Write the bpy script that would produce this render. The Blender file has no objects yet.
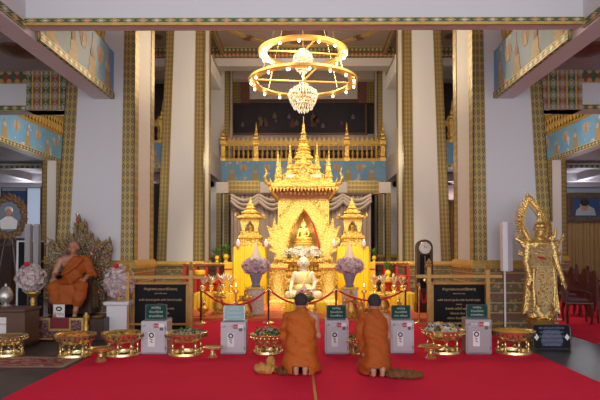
import bpy, bmesh, math, random
from mathutils import Vector, Matrix, Euler, noise as mnoise
PI = math.pi
R = math.radians
rnd = random.Random(7)
SC = bpy.context.scene
COL = SC.collection

# ------------------------------------------------------------------ camera model
K = 1.30                       # metres of real depth per plan depth unit used below
F = 430.0 * K                  # focal length in pixels of a 600 px wide frame
TH = R(1.5)                    # pitched slightly up, the rest is lens shift
SH = 50 - F * math.tan(TH)
YAW = math.atan(3.5 / F)
H = 1.6
cam_d = bpy.data.cameras.new('camera'); cam = bpy.data.objects.new('camera', cam_d); COL.objects.link(cam)
cam_d.sensor_width = 36; cam_d.lens = F / 600 * 36; cam_d.clip_end = 200; cam_d.shift_y = SH / 600
cam.location = (0, 0, H); cam.rotation_euler = Euler((PI / 2 + TH, 0, YAW), 'XYZ')
SC.camera = cam

def at(px, py, D):
    """the point at distance D in front of the camera's foot seen at a pixel"""
    M = Euler((PI / 2 + TH, 0, YAW), 'XYZ').to_matrix()
    d = M @ Vector(((px - 300) / F, (200 + SH - py) / F, -1))
    k = D * K / d.y
    return Vector((d.x * k, D, H + d.z * k))
def X(px, D, z=1.0):
    py = 200 + SH - F * math.tan(math.atan2(z - H, D * K) - TH)
    return at(px, py, D).x
def Z(py, D): return at(303, py, D).z
def ground(px, py):
    M = Euler((PI / 2 + TH, 0, YAW), 'XYZ').to_matrix()
    d = M @ Vector(((px - 300) / F, (200 + SH - py) / F, -1))
    k = -H / d.z
    return Vector((d.x * k, d.y * k / K, 0))

# ------------------------------------------------------------------ node helpers
class E:
    def __init__(s, nt, sock): s.nt = nt; s.k = sock
    def _m(s, op, *a, clamp=False):
        n = s.nt.nodes.new('ShaderNodeMath'); n.operation = op; n.use_clamp = clamp
        for i, x in enumerate((s,) + a):
            if isinstance(x, E): s.nt.links.new(x.k, n.inputs[i])
            else: n.inputs[i].default_value = x
        return E(s.nt, n.outputs[0])
    def __add__(s, o): return s._m('ADD', o)
    def __sub__(s, o): return s._m('SUBTRACT', o)
    def __mul__(s, o): return s._m('MULTIPLY', o)
    def __truediv__(s, o): return s._m('DIVIDE', o)
    def frac(s): return s._m('FRACT')
    def floor(s): return s._m('FLOOR')
    def abs(s): return s._m('ABSOLUTE')
    def sin(s): return s._m('SINE')
    def sqrt(s): return s._m('SQRT')
    def mod(s, o): return s._m('FLOORED_MODULO', o)
    def lt(s, o): return s._m('LESS_THAN', o)
    def gt(s, o): return s._m('GREATER_THAN', o)
    def min(s, o): return s._m('MINIMUM', o)
    def max(s, o): return s._m('MAXIMUM', o)

class Mat:
    def __init__(s, name, color=(.8, .8, .8), rough=.6, metal=0., emit=None, strength=0., bump=0., bscale=40., var=0., vscale=3., spec=None, alpha=None, trans=0., sss=0.):
        m = bpy.data.materials.new(name); m.use_nodes = True; s.m = m; s.nt = m.node_tree
        s.b = s.nt.nodes['Principled BSDF']
        s.b.inputs['Base Color'].default_value = (*color, 1); s.b.inputs['Roughness'].default_value = rough
        s.b.inputs['Metallic'].default_value = metal
        if spec is not None: s.b.inputs['Specular IOR Level'].default_value = spec
        if trans: s.b.inputs['Transmission Weight'].default_value = trans
        if emit: s.b.inputs['Emission Color'].default_value = (*emit, 1); s.b.inputs['Emission Strength'].default_value = strength
        if sss: s.b.inputs['Subsurface Weight'].default_value = sss
        tc = s.nt.nodes.new('ShaderNodeTexCoord'); s.tc = tc
        if var:
            n = s.noise(vscale, 4)
            mx = s.mix((*[c * (1 - var) for c in color],), (*[min(1, c * (1 + var)) for c in color],), n)
            s.nt.links.new(mx, s.b.inputs['Base Color'])
        if bump:
            n = s.noise(bscale, 3)
            bp = s.nt.nodes.new('ShaderNodeBump'); bp.inputs['Strength'].default_value = bump; bp.inputs['Distance'].default_value = .02
            s.nt.links.new(n.k, bp.inputs['Height']); s.nt.links.new(bp.outputs[0], s.b.inputs['Normal'])
    def noise(s, scale, detail=3, coord='Object'):
        n = s.nt.nodes.new('ShaderNodeTexNoise'); n.inputs['Scale'].default_value = scale; n.inputs['Detail'].default_value = detail
        s.nt.links.new(s.tc.outputs[coord], n.inputs['Vector']); return E(s.nt, n.outputs['Fac'])
    def voro(s, scale, coord='Object', out='Distance', vec=None):
        n = s.nt.nodes.new('ShaderNodeTexVoronoi'); n.inputs['Scale'].default_value = scale
        s.nt.links.new(vec if vec else s.tc.outputs[coord], n.inputs['Vector']); return E(s.nt, n.outputs[out])
    def uv(s, coord='UV'):
        n = s.nt.nodes.new('ShaderNodeSeparateXYZ'); s.nt.links.new(s.tc.outputs[coord], n.inputs[0])
        return [E(s.nt, n.outputs[i]) for i in range(3)]
    def mix(s, a, b, f):
        n = s.nt.nodes.new('ShaderNodeMix'); n.data_type = 'RGBA'
        for v, i in ((a, 6), (b, 7)):
            if isinstance(v, tuple): n.inputs[i].default_value = (*v[:3], 1)
            else: s.nt.links.new(v, n.inputs[i])
        if isinstance(f, E): s.nt.links.new(f.k, n.inputs[0])
        else: n.inputs[0].default_value = f
        return n.outputs[2]
    def col(s, sock): s.nt.links.new(sock, s.b.inputs['Base Color']); return s.m
    def height(s, e, st=.5, d=.02):
        bp = s.nt.nodes.new('ShaderNodeBump'); bp.inputs['Strength'].default_value = st; bp.inputs['Distance'].default_value = d
        s.nt.links.new(e.k, bp.inputs['Height']); s.nt.links.new(bp.outputs[0], s.b.inputs['Normal'])

def mk(name, *a, **k): return Mat(name, *a, **k).m

GOLD = (.83, .53, .13); DG = (.045, .09, .06); WHT = (.60, .585, .63)
m_white = mk('white_paint', (.64, .65, .67), .55, var=.04, vscale=.6)
m_cream = mk('cream_paint', (.62, .57, .56), .6, var=.06, vscale=.8)
m_gold = mk('gilded_metal', (.86, .54, .14), .28, 1., bump=.5, bscale=25)
m_goldm = mk('gold_leaf', (.80, .52, .13), .35, .75, bump=.5, bscale=60, var=.25, vscale=12)
m_goldp = mk('gold_paint', (.56, .36, .09), .45, .35, bump=.3, bscale=50, var=.3, vscale=9)
m_brass = mk('brass', (.84, .66, .32), .26, .9, bump=.2, bscale=15)
def gilt(name, a, c, sc, metal, rough=.4, st=.8):
    M = Mat(name, rough=rough, metal=metal); v = M.voro(sc); n = M.noise(sc * .8, 4)
    f = (v * 1.5)._m('ADD', n * .6 - .35, clamp=True); M.col(M.mix(a, c, f)); M.height(v, st, .02); return M.m
m_altar = gilt('bright_gilding', (1.0, .78, .22), (.50, .28, .04), 22, .35)
m_altarw = gilt('pale_gold_lacquer', (1.0, .82, .27), (.78, .50, .10), 26, .15)
m_wood = mk('dark_wood', (.045, .018, .012), .35, var=.4, vscale=8)
m_redwood = mk('red_brown_wood', (.09, .018, .012), .3, var=.4, vscale=8)
m_oak = mk('golden_wood', (.44, .24, .055), .35, .25, var=.3, vscale=10)
m_brown = mk('brown_wood', (.12, .055, .03), .4, var=.3, vscale=6)
m_black = mk('black_panel', (.006, .006, .008), .45, spec=.15)
m_blk2 = mk('black_matte', (.015, .015, .018), .7)
m_grey = mk('grey_metal', (.50, .50, .54), .45, .15, var=.05)
m_greyd = mk('dark_grey_metal', (.12, .12, .14), .4, .6)
m_silver = mk('silver_metal', (.60, .59, .56), .35, .8, bump=.5, bscale=30)
m_whitep = mk('white_plastic', (.72, .72, .74), .4)
m_marblew = mk('white_marble', (.66, .62, .50), .35, var=.12, vscale=5, sss=.05)
m_green = mk('leaf_green', (.05, .16, .03), .5, var=.4, vscale=20)
m_signg = mk('green_sign', (.003, .06, .04), .4, spec=.15)
m_red = mk('red_velvet', (.60, .012, .03), .7, bump=.2)
m_redp = mk('red_paint', (.50, .03, .02), .4)
m_yel = mk('yellow_satin', (.88, .60, .02), .42, var=.12, vscale=6)
m_orange = mk('saffron_robe', (.60, .165, .012), .75, bump=.35, bscale=60, var=.10, vscale=6)
m_orangef = mk('bright_saffron_robe', (.38, .080, .003), .7, bump=.3, bscale=60, var=.1, vscale=6)
m_brownrobe = mk('brown_orange_cloth', (.15, .05, .012), .8, bump=.4, bscale=40, var=.4, vscale=14)
m_tan = mk('golden_tan_cloth', (.52, .27, .06), .7, bump=.5, bscale=30, var=.4, vscale=12)
m_skin = mk('skin', (.50, .27, .18), .5, var=.08, vscale=8, sss=.05)
m_wax = mk('wax_skin', (.48, .23, .14), .45, var=.06)
m_hair = mk('shaved_hair', (.035, .03, .032), .85, bump=.3, bscale=200)
m_eye = mk('dark_eye', (.02, .012, .01), .3)
m_paper = mk('white_paper', (.78, .78, .76), .7)
m_pinkf = mk('pink_petals', (.72, .52, .54), .7)
m_whitef = mk('white_petals', (.80, .77, .70), .7)
m_purf = mk('mauve_petals', (.50, .33, .45), .7)
m_lilac = mk('lilac_petals', (.72, .54, .56), .7)
m_yelf = mk('marigold_petals', (.85, .42, .02), .7)
m_redf = mk('red_petals', (.6, .02, .04), .7)
m_blueb = mk('blue_white_porcelain', (.26, .26, .38), .2)
m_bulb = mk('lamp_bulb', (1, .9, .7), .4, emit=(1, .74, .42), strength=16)
m_cryst = mk('crystal', (.95, .90, .80), .08, spec=1., emit=(1, .82, .55), strength=.06)  # faint emission stands in for lamplight caught by the drops
m_ringg = mk('lit_gold_ring', (.95, .58, .16), .4, .5)
m_screen = mk('daylight_pane', (.7, .8, 1), .3, emit=(.62, .78, 1), strength=.2)

# --- patterned paint
def band_mat(name, per=.19, bg=DG, g=(.62, .46, .12), fl=((.75, .32, .28), (.55, .62, .72)), lat=.34, metal=.25):
    M = Mat(name, rough=.45, metal=metal); u, v, _ = M.uv()
    p = (u / per).frac() - .5; q = v - .5
    par = (u / (2 * per)).frac().gt(.5)
    d = (p * p + q * q).sqrt()
    lattice = (((p.abs() + q.abs()) - lat).abs()).lt(.055)
    leaf = ((p * 19.).sin() * (q * 21.).sin()).gt(.45)
    c = M.mix(bg, (.16, .26, .10), leaf)
    c = M.mix(c, g, lattice)
    f = M.mix(fl[0], fl[1], par)
    c = M.mix(c, f, d.lt(.17))
    c = M.mix(c, g, q.abs().gt(.40))
    M.col(c); return M.m
m_trim = band_mat('floral_border_paint')
def corner_mat(name, bg=(.055, .12, .075)):
    M = Mat(name, rough=.42, metal=.45, bump=.2, bscale=60); u, v, _ = M.uv()
    col3 = (v * 3.).frac() - .5; p = (u / .15).frac() - .5
    dia = (col3.abs() * 1.0 + p.abs()).lt(.42)
    dot = (col3 * col3 + p * p).lt(.02)
    line = col3.abs().gt(.42)
    c = M.mix((.34, .23, .065), bg, dia)
    c = M.mix(c, (.50, .16, .10), dot)
    c = M.mix(c, (.46, .31, .075), line)
    M.col(c); return M.m
m_corner = corner_mat('gilded_corner_mosaic')
def frieze_mat():
    M = Mat('red_frieze_paint', rough=.5, metal=.15); u, v, _ = M.uv()
    p = ((u / .24).frac() - .5).abs() * 2.
    tri = (p - v * 1.6).gt(.0)
    swirl = ((u * 37.).sin() + (v * 11.).sin() * 1.2).gt(.75)
    c = M.mix((.05, .10, .06), (.30, .035, .025), tri)
    c = M.mix(c, (.44, .27, .09), swirl)
    c = M.mix(c, (.6, .42, .12), (v - .5).abs().gt(.46))
    M.col(c); return M.m
m_frieze = frieze_mat()
def capband_mat():
    M = Mat('vertical_band_mosaic', rough=.45, metal=.3); u, v, _ = M.uv()
    x, y, z = M.uv('Object'); b = (x * 5.2); col = b.frac() - .5; idx = b.floor()
    p = (z * 4.).frac() - .5
    alt = (idx.mod(2.)).gt(.5)
    bg = M.mix((.28, .09, .08), (.06, .12, .07), alt)
    c = M.mix(bg, (.38, .38, .38), (col * col + p * p).lt(.045))
    c = M.mix(c, (.6, .42, .12), ((col.abs() + p.abs()) - .42).abs().lt(.05))
    c = M.mix(c, (.62, .44, .12), col.abs().gt(.43))
    M.col(c); return M.m
m_capband = capband_mat()
def sky_mat():
    M = Mat('mural_sky', rough=.5)
    n = M.noise(1.7, 5); a = M.mix((.09, .25, .47), (.20, .42, .64), n)
    n2 = M.noise(3.1, 2)
    M.col(M.mix(a, (.50, .47, .50), n2.gt(.64))); return M.m
m_sky = sky_mat()
m_fig = mk('mural_figure_gold', (.36, .25, .10), .5, .1, var=.6, vscale=24)
m_figp = mk('mural_figure_pink', (.46, .34, .28), .6, var=.4, vscale=14)
def carpet_mat():
    M = Mat('crimson_carpet', rough=.95); n = M.noise(1.2, 3); n2 = M.noise(160, 2)
    c = M.mix((.74, .024, .066), (.86, .030, .080), n)
    M.col(c); M.height(n2, .4, .01)
    M.b.inputs['Specular IOR Level'].default_value = .08
    return M.m
m_carpet = carpet_mat()
def marble_mat():
    M = Mat('dark_marble_tiles', rough=.34, spec=.3); x, y, z = M.uv('Object')
    g = ((x / .8).frac() - .5).abs().gt(.494).max(((y / .8).frac() - .5).abs().gt(.494))
    n = M.noise(2.2, 6)
    c = M.mix((.030, .030, .032), (.095, .092, .095), n)
    M.col(M.mix(c, (.03, .03, .03), g)); return M.m
m_marble = marble_mat()
def rug_mat():
    M = Mat('persian_rug', rough=.95); x, y, z = M.uv('Generated')
    n = M.noise(22, 3, 'Generated'); v = M.voro(9, 'Generated')
    edge = (x - .5).abs().gt(.47).max((y - .5).abs().gt(.38))
    e2 = (x - .5).abs().gt(.44).max((y - .5).abs().gt(.30))
    c = M.mix((.33, .03, .05), (.42, .34, .24), n.gt(.53))
    c = M.mix(c, (.05, .06, .08), v.lt(.17))
    c = M.mix(c, (.34, .28, .18), e2)
    c = M.mix(c, (.09, .045, .045), edge)
    M.col(c); return M.m
m_rug = rug_mat()
def plinth_mat():
    M = Mat('plinth_relief_paint', rough=.5, metal=.15); x, y, z = M.uv('Object')
    st = (z * 5.2).frac(); n = M.voro(11)
    c = M.mix((.19, .16, .08), (.42, .32, .14), n.lt(.34))
    c = M.mix(c, (.25, .12, .09), ((z * 2.6).frac()).gt(.72))
    c = M.mix(c, (.56, .42, .20), (st - .5).abs().gt(.44))
    M.col(c); M.height(n, .5); return M.m
m_plinth = plinth_mat()
def mosaic_mat(name, a, b, sc=26):
    M = Mat(name, rough=.35); n = M.voro(sc); M.col(M.mix(a, b, n.lt(.4))); return M.m
m_mosaic = mosaic_mat('white_mosaic', (.56, .48, .40), (.80, .74, .66), 40)
m_throne = mosaic_mat('jewelled_gilt', (.07, .045, .025), (.42, .29, .11), 38)
m_cushion = mosaic_mat('patterned_brocade', (.14, .035, .05), (.30, .24, .18), 34)
m_painting = mk('dark_painting', (.018, .016, .026), .7, var=.6, vscale=2)
def curtain_mat(name, a, b): return mk(name, a, .8, var=b, vscale=2)
m_curt = curtain_mat('mauve_curtain', (.52, .45, .41), .08)
m_curtg = curtain_mat('golden_brown_curtain', (.40, .23, .09), .12)
m_salmon = mk('salmon_carpet', (.62, .16, .06), .9, var=.1)
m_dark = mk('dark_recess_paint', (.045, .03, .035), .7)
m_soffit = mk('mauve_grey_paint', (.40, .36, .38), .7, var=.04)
m_rosette = mk('brown_red_rosette_paint', (.16, .06, .045), .6, var=.5, vscale=6)
m_ceilcream = mk('beige_ceiling_paint', (.30, .24, .21), .7, var=.05)
m_bluewall = mk('pale_blue_paint', (.50, .55, .64), .6)
m_bluepic = mk('blue_photo_ground', (.03, .08, .22), .4)

# ------------------------------------------------------------------ mesh builder
class MB:
    def __init__(s): s.v = []; s.f = []; s.uv = []; s.mi = []; s.T = Matrix.Identity(4); s.cm = 0
    def add(s, vs, fs, uvs=None):
        o = len(s.v); s.v += [tuple(s.T @ Vector(p)) for p in vs]
        for i, f in enumerate(fs):
            s.f.append([o + k for k in f]); s.uv.append(uvs[i] if uvs else [(0, 0)] * len(f)); s.mi.append(s.cm)
        return s
    def box(s, x0, x1, y0, y1, z0, z1):
        vs = [(x, y, z) for x in (x0, x1) for y in (y0, y1) for z in (z0, z1)]
        fs = [(0, 1, 3, 2), (4, 6, 7, 5), (0, 4, 5, 1), (2, 3, 7, 6), (0, 2, 6, 4), (1, 5, 7, 3)]
        uvs = []
        for f in fs:
            P = [vs[k] for k in f]; lo = [min(p[i] for p in P) for i in range(3)]; sz = [max(p[i] for p in P) - lo[i] for i in range(3)]
            ax = sorted(range(3), key=lambda i: -sz[i]); a, b = ax[0], ax[1]
            uvs.append([(p[a] - lo[a], (p[b] - lo[b]) / max(sz[b], 1e-6)) for p in P])
        return s.add(vs, fs, uvs)
    def cbox(s, c, sz): return s.box(c[0] - sz[0] / 2, c[0] + sz[0] / 2, c[1] - sz[1] / 2, c[1] + sz[1] / 2, c[2] - sz[2] / 2, c[2] + sz[2] / 2)
    def bbox(s, x0, x1, y0, y1, z0, z1, b=.01):
        """box with chamfered vertical and horizontal edges"""
        s.lathe_poly([(x0, y0), (x1, y0), (x1, y1), (x0, y1)], [(z0, b), (z0 + b, 0), (z1 - b, 0), (z1, b)]); return s
    def lathe_poly(s, poly, prof):
        """polygon footprint swept up, each (z, inset)"""
        cx = sum(p[0] for p in poly) / len(poly); cy = sum(p[1] for p in poly) / len(poly); n = len(poly); vs = []
        for z, i in prof:
            for x, y in poly:
                vs.append((x - i * ((x > cx + 1e-6) - (x < cx - 1e-6)), y - i * ((y > cy + 1e-6) - (y < cy - 1e-6)), z))
        fs = [tuple(range(n))[::-1]]
        for k in range(len(prof) - 1):
            for j in range(n): fs.append((k * n + j, k * n + (j + 1) % n, (k + 1) * n + (j + 1) % n, (k + 1) * n + j))
        fs.append(tuple((len(prof) - 1) * n + j for j in range(n)))
        return s.add(vs, fs)
    def lathe(s, prof, c=(0, 0, 0), seg=20, sx=1, sy=1, star=0, nst=0, cap=True):
        vs = []
        for r, z in prof:
            for j in range(seg):
                a = 2 * PI * j / seg; k = 1 + (star * math.cos(nst * a) if star else 0)
                vs.append((c[0] + r * k * sx * math.cos(a), c[1] + r * k * sy * math.sin(a), c[2] + z))
        fs = []
        for i in range(len(prof) - 1):
            for j in range(seg): fs.append((i * seg + j, i * seg + (j + 1) % seg, (i + 1) * seg + (j + 1) % seg, (i + 1) * seg + j))
        if cap: fs.append(tuple(range(seg))[::-1]); fs.append(tuple((len(prof) - 1) * seg + j for j in range(seg)))
        return s.add(vs, fs)
    def sq(s, prof, c=(0, 0, 0), k=.16):
        """square, redented-corner tower: profile of (half width, z); k is the notch"""
        vs = []; n = 12
        for r, z in prof:
            q = r * (1 - k)
            for x, y in ((-q, -r), (q, -r), (q, -q), (r, -q), (r, q), (q, q), (q, r), (-q, r), (-q, q), (-r, q), (-r, -q), (-q, -q)):
                vs.append((c[0] + x, c[1] + y, c[2] + z))
        fs = [tuple(range(n))[::-1]]
        for i in range(len(prof) - 1):
            for j in range(n): fs.append((i * n + j, i * n + (j + 1) % n, (i + 1) * n + (j + 1) % n, (i + 1) * n + j))
        fs.append(tuple((len(prof) - 1) * n + j for j in range(n)))
        return s.add(vs, fs)
    def ball(s, c, r, seg=12, rings=8):
        if not hasattr(r, '__len__'): r = (r, r, r)
        vs = [(c[0], c[1], c[2] - r[2])]
        for i in range(1, rings):
            t = -PI / 2 + PI * i / rings
            for j in range(seg):
                a = 2 * PI * j / seg; vs.append((c[0] + r[0] * math.cos(t) * math.cos(a), c[1] + r[1] * math.cos(t) * math.sin(a), c[2] + r[2] * math.sin(t)))
        vs.append((c[0], c[1], c[2] + r[2])); L = len(vs) - 1; fs = []
        for j in range(seg): fs.append((0, 1 + (j + 1) % seg, 1 + j)); fs.append((L, L - seg + j, L - seg + (j + 1) % seg))
        for i in range(rings - 2):
            for j in range(seg): a = 1 + i * seg; fs.append((a + j, a + (j + 1) % seg, a + seg + (j + 1) % seg, a + seg + j))
        return s.add(vs, fs)
    def tube(s, pts, r, seg=8, closed=False):
        pts = [Vector(p) for p in pts]; n = len(pts)
        rr = [r] * n if not hasattr(r, '__len__') else list(r)
        vs = []; up = Vector((0, 0, 1)); prev = None
        for i in range(n):
            a = pts[(i - 1) % n] if (i > 0 or closed) else pts[i]; b = pts[(i + 1) % n] if (i < n - 1 or closed) else pts[i]
            t = (b - a).normalized()
            if prev is None: u = t.cross(up if abs(t.z) < .9 else Vector((1, 0, 0))).normalized()
            else: u = (prev - t * prev.dot(t)).normalized()
            prev = u; w = t.cross(u)
            for j in range(seg):
                g = 2 * PI * j / seg; vs.append(tuple(pts[i] + (u * math.cos(g) + w * math.sin(g)) * rr[i]))
        fs = []
        for i in range(n if closed else n - 1):
            k = (i + 1) % n
            for j in range(seg): fs.append((i * seg + j, i * seg + (j + 1) % seg, k * seg + (j + 1) % seg, k * seg + j))
        if not closed: fs.append(tuple(range(seg))[::-1]); fs.append(tuple((n - 1) * seg + j for j in range(seg)))
        return s.add(vs, fs)
    def limb(s, pts, rr, seg=12):
        s.tube(pts, rr, seg)
        for p, r in zip(pts, rr): s.ball(p, r * .99, seg, 8)
        return s
    def prism(s, poly, y0, y1, axis='y'):
        """outline (a,b) extruded; axis y: a=x, b=z; axis z: a=x,b=y; axis x: a=y,b=z"""
        n = len(poly); f = {'y': lambda a, b, t: (a, t, b), 'z': lambda a, b, t: (a, b, t), 'x': lambda a, b, t: (t, a, b)}[axis]
        vs = [f(a, b, y0) for a, b in poly] + [f(a, b, y1) for a, b in poly]
        fs = [tuple(range(n)), tuple(range(n, 2 * n))[::-1]] + [(i, n + i, n + (i + 1) % n, (i + 1) % n) for i in range(n)]
        return s.add(vs, fs)
    def build(s, name, mats, parent=None, smooth=False, loc=None, raw=False):
        if parent is None and not raw: s.v = [(x, y * K, z) for x, y, z in s.v]
        me = bpy.data.meshes.new(name); me.from_pydata(s.v, [], s.f)
        if not isinstance(mats, (list, tuple)): mats = [mats]
        for m in mats: me.materials.append(m)
        ul = me.uv_layers.new(name='UVMap'); flat = [c for f in s.uv for p in f for c in p]
        ul.data.foreach_set('uv', flat)
        me.polygons.foreach_set('material_index', s.mi)
        if smooth: me.polygons.foreach_set('use_smooth', [True] * len(s.f))
        bm = bmesh.new(); bm.from_mesh(me); bmesh.ops.recalc_face_normals(bm, faces=bm.faces); bm.to_mesh(me); bm.free()
        o = bpy.data.objects.new(name, me); COL.objects.link(o)
        if smooth:
            try: me.set_sharp_from_angle(angle=R(38))
            except Exception: pass
        if parent is not None: o.parent = parent
        if loc is not None: o.location = (loc[0], loc[1] * K, loc[2])
        return o

def tag(o, label=None, cat=None, group=None, kind=None):
    if label: o['label'] = label
    if cat: o['category'] = cat
    if group: o['group'] = group
    if kind: o['kind'] = kind
    return o
def thing(name, label, cat, loc=(0, 0, 0), rz=0, group=None):
    o = bpy.data.objects.new(name, None); COL.objects.link(o); o.location = (loc[0], loc[1] * K, loc[2]); o.rotation_euler = (0, 0, rz)
    o.empty_display_size = .1
    return tag(o, label, cat, group)
KIDS = {}
def kids(o): return [c for c in COL.objects if c.parent is o]
def copy_tree(o, parent=None, loc=None, rz=None, label=None):
    c = o.copy(); COL.objects.link(c); c.parent = parent
    if loc is not None: c.location = (loc[0], loc[1] * K, loc[2])
    if rz is not None: c.rotation_euler = (0, 0, rz)
    if label: c['label'] = label
    for ch in kids(o): copy_tree(ch, c)
    return c
def struct(o): o['kind'] = 'structure'; return o
def part(name, mat, parent, fn, smooth=False):
    b = MB(); fn(b); return b.build(name, mat, parent, smooth)

def fuse(mb, name, mat, parent, voxel=.012, smooth=2, post=None):
    """the volumes of mb fused into one continuous skin"""
    o = mb.build('tmp', mat, None, raw=True)
    md = o.modifiers.new('r', 'REMESH'); md.mode = 'VOXEL'; md.voxel_size = voxel; md.use_smooth_shade = True
    if smooth: sm = o.modifiers.new('s', 'SMOOTH'); sm.iterations = smooth; sm.factor = .5
    dg = bpy.context.evaluated_depsgraph_get(); dg.update()
    me = bpy.data.meshes.new_from_object(o.evaluated_get(dg), depsgraph=dg)
    bpy.data.objects.remove(o)
    me.name = name
    if post:
        for v in me.vertices: v.co = post(v.co, v.normal)
    if not me.materials: me.materials.append(mat)
    for p in me.polygons: p.use_smooth = True
    n = bpy.data.objects.new(name, me); COL.objects.link(n)
    if parent is not None: n.parent = parent
    return n
FONT = None
def thai_font():
    import os, glob
    p = glob.glob(os.path.join(bpy.utils.resource_path('LOCAL'), 'datafiles', 'fonts', 'NotoSansThai*'))
    return None
def text(name, s, size, mat, parent, loc, rot=(PI / 2, 0, 0), align='CENTER', ext=.001):
    cu = bpy.data.curves.new('t', 'FONT'); cu.body = s; cu.size = size; cu.align_x = align; cu.align_y = 'CENTER'; cu.extrude = ext; cu.space_line = .9
    cu.resolution_u = 2
    o = bpy.data.objects.new('t', cu); COL.objects.link(o)
    dg = bpy.context.evaluated_depsgraph_get(); dg.update()
    me = bpy.data.meshes.new_from_object(o.evaluated_get(dg)); bpy.data.objects.remove(o)
    me.transform(Matrix.Translation(loc) @ Euler(rot).to_matrix().to_4x4()); me.name = name
    me.materials.clear(); me.materials.append(mat)
    n = bpy.data.objects.new(name, me); COL.objects.link(n); n.parent = parent
    return n
def petals(mb, c, rad, n, size, mats, rng, shell=.75, up=False):
    """small five-petalled blossoms spread over an ellipsoid"""
    for i in range(n):
        while True:
            d = Vector([rng.uniform(-1, 1) for _ in range(3)])
            if .2 < d.length < 1 and (not up or d.z > -.15): break
        d.normalize(); k = rng.uniform(shell, 1)
        p = Vector((c[0] + d.x * rad[0] * k, c[1] + d.y * rad[1] * k, c[2] + d.z * rad[2] * k))
        nrm = (d + Vector([rng.uniform(-.4, .4) for _ in range(3)])).normalized()
        u = nrm.orthogonal().normalized(); w = nrm.cross(u); a0 = rng.uniform(0, PI); s = size * rng.uniform(.7, 1.2)
        mb.cm = rng.choice(mats); vs = [tuple(p)]; fs = []
        for j in range(5):
            a = a0 + j * 2 * PI / 5
            for q, rr, h in ((-.45, .8, .25), (0, 1.1, .15), (.45, .8, .25)):
                vs.append(tuple(p + (u * math.cos(a + q) + w * math.sin(a + q)) * s * rr + nrm * s * h * 1.5))
            fs.append((0, 1 + 3 * j, 2 + 3 * j, 3 + 3 * j))
        mb.add(vs, fs)
    mb.cm = 0; return mb
# ================================================================== THE BUILDING
ZB, ZT = 4.57, 5.5            # underside and top of the gallery edges
XI, XO = 3.33, 4.85           # inner and outer faces of the great columns
AX, AW = 3.80, .32              # side gallery edge over the nave
BX = 8.37
CZ = Z(47, 17.7); L1 = 8.4; L2 = 14.2; LC = 9.12; LR = 15.6; LM = 18.8
def sbox(name, mat, *a): b = MB(); b.box(*a); return struct(b.build(name, mat))

sbox('floor', m_marble, -15, 15, -4, 22.5, -.2, 0)
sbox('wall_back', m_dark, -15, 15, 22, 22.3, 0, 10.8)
sbox('wall_left', m_white, -15.3, -15, -4, 22.3, 0, 10.8)
sbox('wall_right', m_white, 15, 15.3, -4, 22.3, 0, 10.8)
sbox('ceiling', m_ceilcream, -15, 15, 18.4, 22.3, 10.5, 10.8)
sbox('ceiling', m_ceilcream, -15, 15, -4, 18.4, CZ, 10.8)
sbox('wall_back_panel', m_cream, -6.5, 6.5, 21.8, 22, 9.3, 10.1)
# low partition below the rear galleries
for sx in (-1, 1):
    x0, x1 = sorted((sx * 6.6, sx * 15))
    sbox('wall_partition', m_bluewall, x0, x1, 20.2, 20.35, 0, 4.75)
# red carpet laid over the marble
cb = MB(); cb.box(-3.22, 3.56, 1.0, 8.3, 0, .012); cb.box(-3.25, 3.25, 8.3, 15.5, 0, .012); cb.box(5.0, 14, 7.42, 13.5, 0, .012)
tag(cb.build('carpet', m_carpet), 'crimson carpet covering the nave floor up to the altar', 'carpet')
sb = MB(); a = ground(310.5, 367); b_ = ground(316, 401); sb.prism([(a.x, a.y), (a.x + .028, a.y), (b_.x + .028, 3.6), (b_.x, 3.6)], .012, .022, 'z')
tag(sb.build('carpet_seam_strip', m_goldp), 'narrow brass strip along the carpet seam between the two kneeling monks', 'floor strip')
rg = MB(); rg.box(-1.4, 1.4, -.38, .38, 0, .015)
r0 = ground(80, 363); tag(rg.build('persian_rug', m_rug, loc=(r0.x - 1.4, r0.y, 0)), 'cream and red patterned oriental rug on the dark marble tiles', 'rug')

# ---- coffered frieze and ornaments of the ceiling before the great cross beam
fz = MB(); fz.box(-15, 15, 17.7, 17.9, Z(56, 17.7), CZ); struct(fz.build('ceiling_cornice', m_frieze))
for sx in (-1, 1):
    fz = MB(); fz.box(*sorted((sx * 3.3, sx * 3.42)), 9, 17.7, CZ - .35, CZ); struct(fz.build('ceiling_cornice', m_frieze))
sbox('ceiling_beam', m_cream, -15, 15, 17.9, 18.4, Z(66, 17.9), CZ)
sbox('ceiling_beam', m_cream, -15, 15, 21.2, 21.8, 10.1, 10.5)
for sx in (-1, 1):
    x0, x1 = sorted((sx * 3.33, sx * 3.85))
    sbox('ceiling_beam', m_white, x0, x1, 15.5, 17.2, 8.05, 8.7)
    b = MB(); b.box(*sorted((sx * 3.31, sx * 3.33)), 15.5, 17.2, 8.6, 8.7); struct(b.build('beam_trim', m_trim))
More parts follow.
